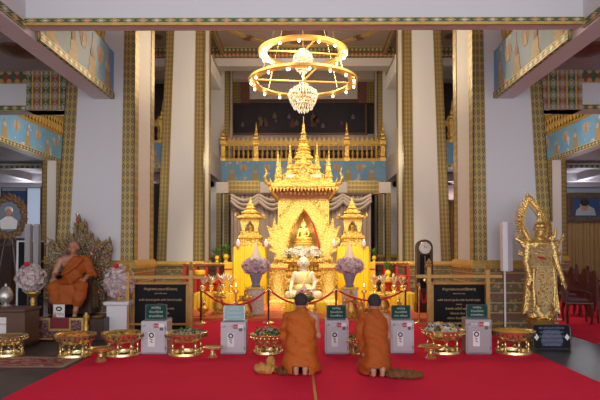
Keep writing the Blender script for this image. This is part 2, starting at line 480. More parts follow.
# painted rosettes on the ceiling
def rosette(x, y, z, r):
    b = MB(); b.lathe([(r, -.012), (r * .97, -.02), (r * .6, -.02), (r * .55, -.03), (.001, -.035)], (x, y, z), 24, star=.05, nst=12); o = b.build('ceiling_trim', m_rosette, smooth=False); return struct(o)
for x, y in ((-2.2, 16.9), (-1.4, 17.35), (1.4, 17.35), (2.2, 16.9), (-5.8, 16.8), (5.8, 16.8)): rosette(x, y, CZ, .24)
rosette(0, 16.6, CZ, .9)
for x, y in ((-2.3, 18.3), (2.3, 18.3), (0, 19.4), (-1.4, 20.4), (1.4, 20.4), (-6, 18.5), (6, 18.5)): rosette(x, y, 10.5, .45)
b = MB()                                                    # round green-gold border of the coffer
for i in range(48):
    a0, a1 = 2 * PI * i / 48, 2 * PI * (i + 1) / 48
    P = [(3.25 * math.cos(t) * k, 15.2 + 2.45 * math.sin(t) * k) for t, k in ((a0, 1), (a1, 1), (a1, .93), (a0, .93))]
    b.prism(P, CZ - .03, CZ, 'z')
struct(b.build('ceiling_trim', m_goldp))

# ---- great columns
def column(name, x0, x1, y0, y1, z1, label, sw=.22, plinth=1.37, group=None, taper=0):
    cx, cy = (x0 + x1) / 2, (y0 + y1) / 2
    t = thing('column', label, 'column', (cx, cy, 0), 0, group)
    a, c = (x1 - x0) / 2, (y1 - y0) / 2 * K
    def lean(b):                                            # the outer face leans inwards towards the top
        if taper: b.v = [(x - math.copysign(1, cx) * taper * max(0, z - plinth) * (a + math.copysign(1, cx) * x) / (2 * a), y, z) for x, y, z in b.v]
        return b
    b = MB(); b.box(-a, a, -c, c, 0, plinth); b.build('core', m_white, t)
    b = MB(); b.box(-a, a, -c, c, plinth, z1); lean(b).build('shaft', m_white, t)
    for sx in (-1, 1):
        for sy in (-1, 1):
            b = MB()
            xs = sorted((sx * (a - sw), sx * (a + .015))); ys = sorted((sy * c, sy * (c + .015))); b.box(*xs, *ys, plinth, z1)
            xs = sorted((sx * a, sx * (a + .015))); ys = sorted((sy * (c - sw), sy * (c + .015))); b.box(*xs, *ys, plinth, z1)
            lean(b).build('corner_trim', m_corner, t)
    b = MB(); k = .035; b.lathe_poly([(-a, -c), (a, -c), (a, c), (-a, c)], [(0, -k * 2), (.18, -k * 2), (.24, -k * 1.4), (.40, -k * 1.4), (.46, -k), (plinth - .25, -k), (plinth - .2, -k * 1.3), (plinth - .12, -k * 1.3), (plinth - .1, -k), (plinth, -k * .4)])
    pl = b.build('plinth', m_plinth, t)
    b = MB(); b.lathe_poly([(-a, -c), (a, -c), (a, c), (-a, c)], [(plinth - .13, -.07), (plinth - .07, -.08), (plinth - .02, -.06), (plinth + .03, -.03)]); b.build('plinth_moulding', m_goldp, t)
    return t
for sx, side in ((-1, 'behind the seated monk statue'), (1, 'behind the golden standing deity')):
    x0, x1 = sorted((sx * XI, sx * XO))
    column('c', x0, x1, L1, L1 + 1.08, CZ, 'huge square white column with gilded corners ' + side, .25, taper=.052)
    column('c', x0, x1, L2, L2 + 1.08, CZ, 'square white column with gilded corners ' + ('farther back, behind the text board near seated monk' if sx < 0 else 'farther back, directly behind the tall pendulum clock'), .32, 1.2, taper=.036)
    x0, x1 = sorted((sx * 3.33, sx * 4.4))
    column('c', x0, x1, 19.2, 20.1, 10.5, 'distant white column beside the mauve curtain, ' + ('monk statue side' if sx < 0 else 'clock side'), .22)
    x0, x1 = sorted((sx * 8.05, sx * 8.67))
    column('c', x0, x1, L2, L2 + .5, ZB, 'slim outer white column with gold strips ' + ('beyond the throne' if sx < 0 else 'beyond the golden deity'), .16)

# ---- mural figures
def flame(cx, z0, w, h):
    out = [(.5, 0), (.46, .10), (.30, .16), (.36, .30), (.26, .42), (.12, .50), (.13, .62), (.05, .74), (.0, 1.0)]
    L = [(cx - w * a, z0 + h * b) for a, b in out[::-1]]
    return [(cx + w * a, z0 + h * b) for a, b in out[:-1]] + L
def mural(name, L, label, loc, rz, hgt=ZT - ZB, gap=1.75, seed=1, cat='mural', trim=.15):
    """a painted board L metres long facing local -y"""
    rg = random.Random(seed)
    t = thing('mural_board', label, cat, loc, rz)
    b = MB(); b.box(0, L, 0, .05, trim, hgt); b.build('painted_ground', m_sky, t)
    n = int(L / gap)
    f = MB()
    for i in range(n + 1):
        x = gap * (i + .45)
        if x > L - .25: break
        f.cm = 0; f.prism(flame(x, trim + .02, .36, (hgt - trim) * .93), -.004, 0)
        f.cm = 1; f.prism([(x + .09 * math.cos(a), trim + .40 + .08 * math.sin(a)) for a in [k * PI / 5 for k in range(10)]], -.008, -.004)
        x2 = x + gap / 2
        if x2 < L - .2:
            f.cm = 1; f.prism([(x2 + .16 * math.cos(a) * (1 + .2 * math.sin(3 * a)), hgt * .68 + .17 * math.sin(a)) for a in [k * PI / 7 for k in range(14)]], -.003, 0)
            f.cm = 0; f.prism(flame(x2, hgt * .52, .17, .38), -.007, -.003)
    f.build('painted_scene', [m_fig, m_figp], t)
    b = MB(); b.box(0, L, -.02, .05, 0, trim); b.build('floral_border', m_trim, t)
    return t
def balustrade(L, label, loc, rz, posts=(), sp=.21, z=1.08):
    t = thing('balustrade', label, 'balustrade', loc, rz)
    part('base_rail', m_goldp, t, lambda b: b.box(0, L, -.07, .07, 0, .12))
    part('top_rail', m_goldp, t, lambda b: (b.box(0, L, -.08, .08, .70, .80), b.box(0, L, -.05, .05, .64, .70)))
    me = None; n = int(L / sp)
    for i in range(n):
        x = sp * (i + .5)
        if me is None:
            b = MB(); b.lathe([(.05, .12), (.05, .17), (.03, .2), (.06, .30), (.065, .36), (.03, .46), (.03, .52), (.055, .58), (.05, .64)], seg=8)
            o = b.build('baluster', m_goldp, t, True); me = o.data
            b = MB(); b.prism([(-.1, .8), (.1, .8), (.075, .88), (.04, .93), (0, 1.04), (-.04, .93), (-.075, .88)], -.03, .03)
            q = b.build('leaf_finial', m_goldp, t); mq = q.data
        else:
            o = bpy.data.objects.new('baluster', me); COL.objects.link(o); o.parent = t
            q = bpy.data.objects.new('leaf_finial', mq); COL.objects.link(q); q.parent = t
        o.location = (x, 0, 0); q.location = (x, 0, 0)
    for x in posts:
        b = MB(); b.sq([(.12, 0), (.12, .15), (.09, .2), (.09, .62), (.13, .7), (.13, .86), (.09, .92), (.10, 1.0), (.06, 1.08), (.07, 1.15), (.03, 1.3), (.035, 1.36), (.005, 1.62)], (x, 0, 0)); b.build('lotus_post', m_goldm, t)
    return t
# front gallery edge crossing above the camera
sbox('gallery_beam', m_white, -AX, AX, 5.80, 5.95, Z(24, 5.78), ZT)
b = MB(); b.box(-AX, AX, 5.775, 5.80, Z(24, 5.78) + .02, Z(17.5, 5.78)); struct(b.build('trim_1', m_trim))
b = MB(); b.box(-AX, AX, 5.77, 5.80, Z(24, 5.78) - .012, Z(24, 5.78) + .02); struct(b.build('trim_1_lower', m_goldp))
for sx in (-1, 1):
    sd = 'above the seated monk statue' if sx < 0 else 'above the golden deity'
    # gallery A: edge beam over the nave side
    x0, x1 = sorted((sx * AX, sx * (AX + AW)))
    sbox('gallery_beam', m_white, x0, x1, -1.0, L1, ZB, ZT)
    L = (L1 - .01 - 6.02) * K
    if sx < 0: mural('m', L, 'blue painted panel of golden celestial figures on gallery edge ' + sd, (-AX + .06, 6.02, ZB), PI / 2, gap=.80, seed=3, trim=.12)
    else: mural('m', L, 'blue painted panel of golden celestial figures on gallery edge ' + sd, (AX - .06, L1 - .01, ZB), -PI / 2, gap=.80, seed=4, trim=.12)
    b = MB(); b.box(*sorted((sx * AX, sx * (AX - .025))), -1, 5.77, ZB + .03, ZB + .14); struct(b.build('trim_2', m_trim))
    if sx < 0: balustrade(2.3 * K, 'golden balustrade on gallery ' + sd, (-AX - .1, 6.05, ZT), PI / 2)
    else: balustrade(2.3 * K, 'golden balustrade on gallery ' + sd, (AX + .1, L1 - .03, ZT), -PI / 2)
    # slab outward of A
    x0, x1 = sorted((sx * (AX + AW), sx * 15))
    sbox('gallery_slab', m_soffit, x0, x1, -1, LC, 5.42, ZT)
    b = MB(); b.lathe([(.30, 0), (.30, -.05), (.2, -.08), (.08, -.12)], (sx * 5.45, 8.1, 5.42)); tag(b.build('ceiling_lamp', m_brown, smooth=True), 'flat brown round ceiling fitting under side gallery ' + ('over the monk statue' if sx < 0 else 'over the plaque'), 'ceiling lamp')
    # cross gallery edge C beside the great column
    x0, x1 = sorted((sx * XO, sx * 15))
    sbox('gallery_beam', m_white, x0, x1, LC, LC + .25, ZB, ZT)
    b = MB(); b.box(x0, x1, LC - .02, LC, ZT - .34, ZT); struct(b.build('trim_3', m_frieze))
    b = MB(); b.box(x0, x1, LC - .03, LC, ZB, ZB + .12); struct(b.build('trim_4', m_trim))
    xa, xb = sorted((sx * (XO - .25), sx * 5.9))
    b = MB(); b.box(xa, xb, LC - .06, LC + .3, ZB + .0, ZT)
    struct(b.build('trim_5', m_capband))
    # gallery B far side of the aisle
    x0, x1 = sorted((sx * BX, sx * (BX + .3)))
    sbox('gallery_beam', m_white, x0, x1, LC + .25, LR, ZB, ZT)
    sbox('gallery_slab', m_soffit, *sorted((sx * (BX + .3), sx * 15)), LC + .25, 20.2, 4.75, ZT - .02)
    L = (LR - .03 - LC - .3) * K
    nm = 'blue mural of golden figures along far aisle gallery ' + ('seen past the throne column' if sx < 0 else 'seen past the golden deity column')
    if sx < 0: mural('m', L, nm, (-BX + .06, LC + .28, ZB), PI / 2, gap=1.3, seed=5, trim=.14); balustrade(L, 'golden balustrade on far aisle gallery, monk statue side', (-BX - .1, LC + .28, ZT), PI / 2)
    else: mural('m', L, nm, (BX - .06, LR - .03, ZB), -PI / 2, gap=1.3, seed=6, trim=.14); balustrade(L, 'golden balustrade on far aisle gallery, deity side', (BX + .1, LR - .03, ZT), -PI / 2)
    # rear gallery: outer white part, inner mural part, return, centre
    x0, x1 = sorted((sx * BX, sx * 15))
    sbox('gallery_beam', m_bluewall, x0, x1, LR, LR + .25, ZB, ZT)
    b = MB(); b.box(x0, x1, LR - .02, LR, ZT - .34, ZT); struct(b.build('trim_6', m_frieze))
    b = MB(); b.box(x0, x1, LR - .03, LR, ZB, ZB + .12); struct(b.build('trim_7', m_trim))
    x0, x1 = sorted((sx * 3.95, sx * BX))
    sbox('gallery_beam', m_soffit, x0, x1, LR, LR + .25, ZB, ZT)
    mural('m', x1 - x0, 'narrow slice of blue mural under golden railing between ' + ('two columns on the monk statue side' if sx < 0 else 'two columns on the deity side'), (x0, LR - .05, ZB), 0, gap=1.2, seed=8)
    balustrade(x1 - x0, 'golden railing section seen between columns on ' + ('monk statue side' if sx < 0 else 'clock side'), (x0, LR + .1, ZT), 0, posts=(1.5, 3.2))
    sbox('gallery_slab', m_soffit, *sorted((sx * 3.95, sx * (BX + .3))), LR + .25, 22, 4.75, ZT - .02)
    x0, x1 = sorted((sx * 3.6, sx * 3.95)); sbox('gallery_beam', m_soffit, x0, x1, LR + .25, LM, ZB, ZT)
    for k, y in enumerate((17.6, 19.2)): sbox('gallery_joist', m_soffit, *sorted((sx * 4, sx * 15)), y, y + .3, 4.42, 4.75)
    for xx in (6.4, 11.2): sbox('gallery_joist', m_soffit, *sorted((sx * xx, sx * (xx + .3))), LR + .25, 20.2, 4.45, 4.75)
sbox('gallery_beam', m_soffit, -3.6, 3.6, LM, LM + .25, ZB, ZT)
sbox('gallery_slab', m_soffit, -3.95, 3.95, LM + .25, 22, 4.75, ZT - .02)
mural('m', 7.2, 'long blue mural of seated golden celestial figures on rear gallery behind the altar spire', (-3.6, LM - .0392, ZB), 0, gap=1.02, seed=9, trim=.06)
balustrade(7.2, 'golden balustrade of the rear gallery directly behind the altar spire', (-3.6, LM + .1, ZT), 0, posts=(.05, 1.51, 5.51, 7.1)).scale = (1, 1, 1.07)

# rear wall: great dark painting and columns framing
def framed(name, label, cat, x0, x1, z0, z1, y, fm, pm, fw=.12, extra=None):
    t = thing(name, label, cat, ((x0 + x1) / 2, y, z0)); w = (x1 - x0) / 2; h = z1 - z0
    b = MB(); b.box(-w, w, -.06, 0, 0, fw); b.box(-w, w, -.06, 0, h - fw, h); b.box(-w, -w + fw, -.06, 0, fw, h - fw); b.box(w - fw, w, -.06, 0, fw, h - fw); b.build('frame', fm, t)
    part('canvas', pm, t, lambda b: b.box(-w + fw, w - fw, -.03, 0, fw, h - fw))
    if extra: extra(t, w, h)
    return t
def scene_fig(t, w, h):
    b = MB(); rg = random.Random(5)
    for i in range(16):
        x = rg.uniform(-.85, .85) * w; z = rg.uniform(.18, .5) * h; s = rg.uniform(.12, .3)
        b.cm = rg.randrange(3); b.prism([(x + s * a, z + s * c) for a, c in ((-.5, 0), (.5, 0), (.4, .9), (.15, 1.1), (.1, 1.5), (-.1, 1.5), (-.15, 1.1), (-.4, .9))], -.036, -.03)
    b.build('painted_scene', [mk('dull_red_paint', (.10, .03, .03)), mk('dull_lilac_paint', (.12, .10, .15)), mk('dull_ochre_paint', (.12, .08, .04))], t)
framed('painting', 'wide dark painting of small figures high on rear wall above gallery', 'painting', X(231, 21.8, 8), X(367, 21.8, 8), Z(135, 21.8), Z(101, 21.8), 21.8, m_brown, m_painting, .10, scene_fig)
sbox('wall_upper_panel', m_soffit, -3.6, 3.6, 21.85, 22, Z(150, 21.85), Z(134, 21.85))
sbox('wall_upper_panel', m_redwood, -6.5, 6.5, 21.9, 22, Z(78, 21.9), Z(74, 21.9))
for sx in (-1, 1):
    xa, xb = sorted((sx * 2.75, sx * 6.0)); b = MB(); b.box(xa, xb, 21.6, 21.8, Z(103, 21.6), Z(76, 21.6)); struct(b.build('wall_pilaster', m_rosette))
    xa, xb = sorted((sx * 3.2, sx * 3.6)); b = MB(); b.box(xa, xb, 21.55, 21.6, Z(103, 21.6), Z(76, 21.6)); struct(b.build('wall_pilaster_band', m_corner))
# lintel and curtain behind the altar
t = thing('lintel', 'white lintel with gilded capital bands just above the mauve curtain', 'beam', (0, 17.2, 0))
part('beam', m_cream, t, lambda b: b.box(-3.5, 3.5, 0, .4, Z(193, 17.2), Z(182, 17.2)))
for sx in (-1, 1): part('capital_band', m_corner, t, lambda b: b.box(*sorted((sx * 1.75, sx * 3.0)), -.05, .45, Z(194, 17.2), Z(181, 17.2)))
part('side_support', m_corner, t, lambda b: b.box(-3.5, -3.3, 0, .4, 0, Z(193, 17.2)))
part('side_support', m_corner, t, lambda b: b.box(3.3, 3.5, 0, .4, 0, Z(193, 17.2)))
def pleats(x0, x1, z0, z1, y, n, amp=.05, per=None):
    pts = [(x0 + (x1 - x0) * i / (n * 6), y + amp * math.sin(2 * PI * i / 6) + .02 * math.sin(i * .7)) for i in range(n * 6 + 1)]
    vs = []; fs = []
    for x, yy in pts: vs += [(x, yy, z0), (x, yy * .999, z1)]
    m = len(vs)
    for x, yy in pts: vs += [(x, yy + .02, z0), (x, yy + .02, z1)]
    for i in range(len(pts) - 1):
        a = 2 * i; fs += [(a, a + 2, a + 3, a + 1), (m + a, m + a + 1, m + a + 3, m + a + 2), (a + 1, a + 3, m + a + 3, m + a + 1), (a, m + a, m + a + 2, a + 2)]
    return vs, fs
t = thing('curtain', 'mauve pleated curtain with swagged valance hanging behind the altar', 'curtain', (0, 16.7, 0))
zt = Z(195, 16.7); xl, xr = X(231, 16.7), X(371, 16.7)
b = MB(); b.add(*pleats(xl, xr, .02, zt, 0, 34)); b.build('drape', m_curt, t, True)
b = MB(); nsw = 5; W = (xr - xl) / nsw
for k in range(nsw):
    x0 = xl + k * W
    for j in range(3):
        pts = [(x0 + W * i / 10, -.08 - .03 * j - .05 * math.sin(PI * i / 10), zt - .12 * j - (.22 + .06 * j) * math.sin(PI * i / 10)) for i in range(11)]
        b.tube(pts, .07, 6)
b.build('valance_swag', m_curt, t, True)
part('curtain_rail', m_brown, t, lambda b: b.box(xl - .1, xr + .1, -.12, .06, zt, zt + .08))
# curtain in the gap behind the clock, and far curtains and portrait beyond the deity
for nm, a, b2, D, ptop, lab in (('curtain', 437, 461, 18.2, 203, 'golden brown curtain in the gap between columns beside the clock'), ('curtain', 560, 603, 19.6, 223, 'wide golden brown pleated curtain beneath the portrait of a man')):
    t = thing(nm, lab, 'curtain', (0, D, 0)); z = Z(ptop, D)
    b = MB(); b.add(*pleats(X(a, D), X(b2, D) + (2.5 if a > 500 else 0), .02, z, 0, 9 if a < 500 else 26)); b.build('drape', m_curtg, t, True)
    part('curtain_rail', m_brown, t, lambda b: b.box(X(a, D), X(b2, D) + (2.5 if a > 500 else 0), -.08, .08, z, z + .12))
for px0, px1 in ((437, 461),):
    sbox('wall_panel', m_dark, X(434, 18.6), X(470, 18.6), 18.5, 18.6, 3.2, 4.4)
def manport(t, w, h):
    b = MB(); b.cm = 0; b.ball((0, -.04, h * .57), (.20, .015, .26)); b.cm = 1; b.ball((.02, -.05, h * .66), (.21, .015, .17)); b.cm = 2; b.prism([(-.4, .30), (.55, .30), (.45, .62), (.15, .78), (-.12, .74), (-.36, .55)], -.04, -.035)
    b.build('painted_man', [m_skin, m_hair, m_silver], t)
    part('inner_mat', m_bluepic, t, lambda b: b.box(-w * .55, w * .8, -.034, -.03, .22, h * .80))
D = 19.95
framed('portrait', 'portrait of a man on blue ground in broad carved brown frame above curtain', 'portrait', X(565, D), X(604, D), Z(222, D), Z(193, D), D + .0, m_throne, m_brown, .22, manport)
# dark furnishing wall and windows beyond the monk statue
D = 20.1
for px0, px1, py0, py1 in ((3, 25, 192, 206), (27, 40, 186, 226), (-20, 0, 186, 226)):
    t = thing('window', 'x', 'window', ((X(px0, D) + X(px1, D)) / 2, D, 0)); w = (X(px1, D) - X(px0, D)) / 2; z0, z1 = Z(py1, D), Z(py0, D)
    t.name = 'window_1'; struct(t); del t['label']; del t['category']
    part('pane', m_bluepic if py1 < 210 else m_screen, t, lambda b: b.box(-w, w, -.03, 0, z0, z1))
    part('window_frame', m_brown, t, lambda b: (b.box(-w - .06, w + .06, -.06, 0, z0 - .06, z0), b.box(-w - .06, w + .06, -.06, 0, z1, z1 + .06), b.box(-w - .06, -w, -.06, 0, z0, z1), b.box(w, w + .06, -.06, 0, z0, z1)))
D = 18
b = MB(); b.box(X(153, D), X(164, D), 18, 18.1, 0, 4.4); struct(b.build('wall_black_sheet', m_blk2))  # matte black sheet filling the gap between two columns
b = MB(); b.box(-13.5, X(20, 13), 13, 13.2, 0, Z(238, 13)); b.box(-13.5, X(20, 13), 12.6, 13.2, 0, 1.2); tag(b.build('cabinet', m_wood), 'dark wooden cabinet against the side behind the round gilt portrait', 'cabinet')
# ================================================================== ALTAR
dz = .08
b = MB(); b.box(-3.25, 3.25, 9.6, 15.5, .012, dz); tag(b.build('altar_dais', m_salmon), 'low salmon orange dais carrying the whole golden altar', 'dais')
# ---- main pavilion (busabok)
AY = 13.0
bz = Z(262, 12.3)
t = thing('altar_pavilion', 'tall golden spired altar pavilion with pointed arch, centre of the hall', 'shrine', (0, AY, dz))
def zz(py, D=12.6): return Z(py, D) - dz
bw = .74                                                   # half width of the body
# stepped pedestal
part('pedestal', m_altar, t, lambda b: b.sq([(1.04, 0), (1.04, .14), (.98, .2), (.98, .34), (1.02, .4), (1.02, .5), (.92, .56), (.92, .72), (.98, .8), (.98, .88), (.82, .95), (.82, zz(268, 12.1)), (.9, zz(266, 12.1)), (.9, zz(262, 12.1))], k=.2))
for i, (w, z) in enumerate(((1.0, .27), (.93, .64), (.83, 1.0))):
    part('lotus_band', m_altarw, t, lambda b: [b.ball((x, -w * 1.09, z), (.055, .03, .07), 8, 5) for x in [(-w + .12) + k * (2 * w - .24) / 12 for k in range(13)]], True)
p0 = zz(262, 12.3); e0 = zz(190, 12.3); arch = zz(209, 12.3)
for sx in (-1, 1):
    for sy in (-1, 1):
        o = part('corner_pillar', m_altarw, t, lambda b: b.sq([(.12, p0), (.12, p0 + .1), (.085, p0 + .16), (.075, p0 + .5), (.07, e0 - .3), (.09, e0 - .2), (.13, e0 - .06), (.13, e0)], (sx * bw * .86, sy * bw * .86, 0), .3))
# carved arch on front and back: two curtains of ornament meeting in a pointed opening
for sy in (-1, 1):
    y0, y1 = sorted((sy * (bw - .02), sy * (bw - .10)))
    b = MB()
    b.prism([(-bw, p0 + .28), (-bw + .04, p0), (-.60, p0), (-.46, p0 + .42), (-.43, p0 + .62), (-.3, arch - .45), (-.10, arch - .12), (0, arch), (.10, arch - .12), (.3, arch - .45), (.43, p0 + .62), (.46, p0 + .42), (.60, p0), (bw - .04, p0), (bw, p0 + .28), (bw, e0), (-bw, e0)], y0, y1)
    b.build('arch_panel', m_altarw, t)
for k, sx in enumerate((-1, 1)):
    part('arch_edge', m_redp if sx > 0 else m_altar, t, lambda b: b.tube([(sx * .58, -bw - .10, p0 + .02), (sx * .46, -bw - .10, p0 + .42), (sx * .42, -bw - .10, p0 + .63), (sx * .29, -bw - .10, arch - .45), (sx * .10, -bw - .10, arch - .13), (0, -bw - .10, arch)], [.035, .035, .03, .028, .025, .02], 6))
    # flame wings standing out from the arch
    b = MB(); x = sx * .5
    pts = [(.48, .0), (.86, .04), (.80, .22), (1.00, .34), (.90, .44), (1.10, .66), (.95, .72), (1.06, 1.05), (.90, .96), (.84, 1.28), (.76, 1.02), (.70, 1.22), (.60, .80), (.52, .50)]
    b.prism([(sx * q, p0 + z) for q, z in pts], -bw - .16, -bw - .10); b.build('flame_wing', m_altar, t)
    b = MB(); b.prism([(sx * q * .94, p0 + .05 + z * .8) for q, z in pts], -bw - .20, -bw - .16); b.build('flame_wing_relief', m_altarw, t)
part('back_panel', m_goldp, t, lambda b: b.box(-.6, .6, .2, .24, p0, arch))
for sx in (-1, 1): part('relief_scroll', m_altar, t, lambda b: [b.tube([(sx * (.14 + .5 * k / 5) + .05 * math.cos(a), -bw - .01, e0 - .12 - .6 * k / 5 * 1.0 + .05 * math.sin(a)) for a in [q * PI / 4 for q in range(7)]], .012, 5) for k in range(6)], True)
# entablature with red frieze, eaves curling at the corners
part('red_frieze', mk('red_brown_lacquer', (.34, .07, .015), .5), t, lambda b: b.box(-bw * .98, bw * .98, -bw * .99 - .06, bw * .99, zz(197, 12.2), zz(188, 12.2)))
part('frieze_scroll', m_altar, t, lambda b: [b.ball((x, -bw - .07, zz(192.5, 12.2)), (.045, .02, .05), 8, 5) for x in [-.62 + k * .124 for k in range(11)]], True)
ez = zz(187, 12.2)
part('eave', m_altarw, t, lambda b: b.sq([(.85, ez - .03), (1.02, ez + .02), (1.02, ez + .10), (.92, ez + .14), (.78, ez + .20), (.60, ez + .28), (.60, ez + .38), (.64, ez + .42), (.5, ez + .48), (.40, ez + .58), (.44, ez + .64), (.34, ez + .70), (.34, ez + .76)], k=.13))
part('eave_fringe', m_altar, t, lambda b: [b.prism([(x - .05, ez), (x + .05, ez), (x, ez - .13)], -1.03, -1.0) for x in [-.95 + k * .1 for k in range(20)]])
for sx in (-1, 1):
    for sy in (-1, 1):
        part('naga_finial', m_altar, t, lambda b: b.tube([(sx * .95, sy * .95, ez + .08), (sx * 1.06, sy * 1.05, ez + .12), (sx * 1.10, sy * 1.1, ez + .26), (sx * 1.05, sy * 1.05, ez + .40), (sx * 1.09, sy * 1.09, ez + .56)], [.06, .055, .04, .03, .006], 8), True)
        part('bracket', m_altar, t, lambda b: b.tube([(sx * .7, sy * .7, ez - .36), (sx * .82, sy * .82, ez - .2), (sx * .96, sy * .96, ez - .04)], [.02, .06, .05], 6), True)
        part('red_gusset', m_redp, t, lambda b: b.prism([(sx * .76, ez - .2), (sx * .96, ez - .02), (sx * .76, ez - .02)], sy * .80, sy * .84))
# gables on the roof
for k, (zb, w, h, yy) in enumerate(((ez + .14, .42, .44, .90), (ez + .46, .26, .32, .66), (ez + .74, .2, .26, .42))):
    for sy in (-1, 1):
        y0, y1 = sorted((sy * yy, sy * (yy - .08)))
        part('gable', m_altar, t, lambda b: b.prism([(-w, zb), (w, zb), (w * 1.12, zb + .1), (w * .6, zb + h * .42), (w * .25, zb + h * .7), (0, zb + h), (-w * .25, zb + h * .7), (-w * .6, zb + h * .42), (-w * 1.12, zb + .1)], y0, y1))
        part('gable_face', m_redp if k == 1 else m_altarw, t, lambda b: b.prism([(-w * .45, zb + .05), (w * .45, zb + .05), (0, zb + h * .6)], sy * (yy + .004) - .004, sy * (yy + .004) + .004))
s0 = ez + .72; s1 = zz(116, 13) 
def spire(b, c, z0, z1, r, seg=None):
    h = z1 - z0
    P = [(1, 0), (1, .03), (.78, .06), (.70, .12), (.86, .15), (.86, .18), (.60, .22), (.52, .30), (.62, .33), (.44, .36), (.36, .46), (.44, .48), (.30, .51), (.22, .62), (.26, .64), (.16, .67), (.10, .8), (.11, .82), (.05, .85), (.004, 1)]
    b.sq([(r * a, z0 + h * q) for a, q in P], c, .22)
part('spire', m_altar, t, lambda b: spire(b, (0, 0, 0), s0, s1, .33))
for i in range(5):
    q = .12 + i * .13; part('spire_ring', m_altarw, t, lambda b: b.sq([(.33 * (.80 - q * .95), s0 + (s1 - s0) * q), (.33 * (.92 - q * .98), s0 + (s1 - s0) * (q + .012)), (.33 * (.78 - q * .95), s0 + (s1 - s0) * (q + .03))], k=.3))
for sx in (-1, 1):
    for sy in (-1, 1):
        part('small_spire', m_altar, t, lambda b: spire(b, (sx * .74, sy * .70, 0), ez + .16, zz(146, 12.5), .12))
        part('small_spire', m_altar, t, lambda b: spire(b, (sx * .40, sy * .46, 0), ez + .44, zz(139, 12.6), .12))
        part('porcelain_panel', m_paper, t, lambda b: b.box(*sorted((sx * .22, sx * .52)), sy * .66 - .01, sy * .66 + .01, ez + .32, ez + .41))
# ---- Buddha figures
def buddha(name, label, loc, h, mat, rz=0, base=True, spire_=True, hairm=None):
    t = thing(name, label, 'statue', loc, rz); s = h
    b = MB()
    b.limb([(-.30 * s, -.02 * s, .09 * s), (0, -.20 * s, .10 * s), (.16 * s, -.16 * s, .12 * s)], [.085 * s, .09 * s, .05 * s]); b.limb([(.30 * s, -.02 * s, .09 * s), (.05 * s, -.20 * s, .07 * s), (-.14 * s, -.17 * s, .09 * s)], [.085 * s, .085 * s, .05 * s])
    b.limb([(-.12 * s, .05 * s, .1 * s), (-.30 * s, -.03 * s, .09 * s)], [.11 * s, .08 * s]); b.limb([(.12 * s, .05 * s, .1 * s), (.30 * s, -.03 * s, .09 * s)], [.11 * s, .08 * s])
    b.ball((0, .04 * s, .16 * s), (.17 * s, .13 * s, .14 * s), 16, 10); b.ball((0, .04 * s, .32 * s), (.135 * s, .09 * s, .16 * s), 16, 10); b.ball((0, .03 * s, .46 * s), (.17 * s, .095 * s, .12 * s), 16, 10)
    for sx in (-1, 1):
        b.limb([(sx * .17 * s, .03 * s, .52 * s), (sx * .235 * s, .04 * s, .34 * s), (sx * (.20 if sx > 0 else .26) * s, -.12 * s, .22 * s)], [.052 * s, .045 * s, .034 * s])
    b.limb([(.2 * s, -.12 * s, .22 * s), (.02 * s, -.19 * s, .19 * s)], [.034 * s, .03 * s]); b.limb([(-.26 * s, -.12 * s, .22 * s), (-.25 * s, -.19 * s, .13 * s), (-.25 * s, -.21 * s, .06 * s)], [.034 * s, .035 * s, .02 * s])
    b.limb([(0, .03 * s, .55 * s), (0, .02 * s, .66 * s)], [.07 * s, .065 * s]); b.ball((0, .01 * s, .74 * s), (.108 * s, .11 * s, .13 * s), 14, 10)
    b.ball((0, -.105 * s, .735 * s), (.014 * s, .02 * s, .028 * s))
    for sx in (-1, 1): b.ball((sx * .112 * s, .01 * s, .72 * s), (.018 * s, .026 * s, .06 * s))
    fuse(b, 'body', mat, t, .014 * s, 1)
    b = MB(); b.ball((0, .022 * s, .785 * s), (.112 * s, .115 * s, .108 * s), 14, 8)
    if spire_: b.ball((0, .03 * s, .89 * s), (.055 * s, .055 * s, .05 * s), 10, 6); b.lathe([(.03 * s, 0), (.02 * s, .03 * s), (.001, .1 * s)], (0, .03 * s, .92 * s), 8); b.build('hair', hairm or mat, t, True)
    part('lowered_eye', m_eye, t, lambda b: b.ball((-.03 * s, -.098 * s, .755 * s), (.018 * s, .008 * s, .004 * s), 8, 4)); part('lowered_eye', m_eye, t, lambda b: b.ball((.03 * s, -.098 * s, .755 * s), (.018 * s, .008 * s, .004 * s), 8, 4))
    part('mouth', m_eye, t, lambda b: b.ball((0, -.098 * s, .69 * s), (.022 * s, .006 * s, .004 * s), 8, 4))
    part('shoulder_sash', m_altarw, t, lambda b: b.tube([(.10 * s, .10 * s, .54 * s), (.115 * s, .0, .575 * s), (.06 * s, -.075 * s, .46 * s), (.0, -.09 * s, .32 * s), (-.06 * s, -.075 * s, .22 * s)], .018 * s, 6), True)
    if base:
        part('lotus_base', m_altarw, t, lambda b: b.lathe([(.40 * s, -.14 * s), (.42 * s, -.12 * s), (.33 * s, -.07 * s), (.42 * s, -.01 * s), (.40 * s, .01 * s)], seg=32, sy=.75, star=.03, nst=16), True)
    return t
z = Z(300, 11); hb = (Z(255, 11) - z) / .90
buddha('buddha_statue', 'pale marble seated Buddha in front of the golden pavilion pedestal', (X(303.5, 11), 11.2, z), hb, m_marblew, spire_=False, hairm=mk('grey_marble', (.42, .36, .30), .6))
part('robe_fold', mk('pale_olive_gold_cloth', (.62, .54, .26), .6), COL.objects['buddha_statue'], lambda b: (b.ball((0, .015 * hb, .40 * hb), (.165 * hb, .112 * hb, .165 * hb), 20, 12), b.ball((0, .0, .22 * hb), (.19 * hb, .15 * hb, .11 * hb), 20, 12)), True)
t = thing('statue_plinth', 'golden stepped plinth under the pale marble seated Buddha', 'plinth', (0, 11.2, dz))
zp = z - .14 * hb - dz
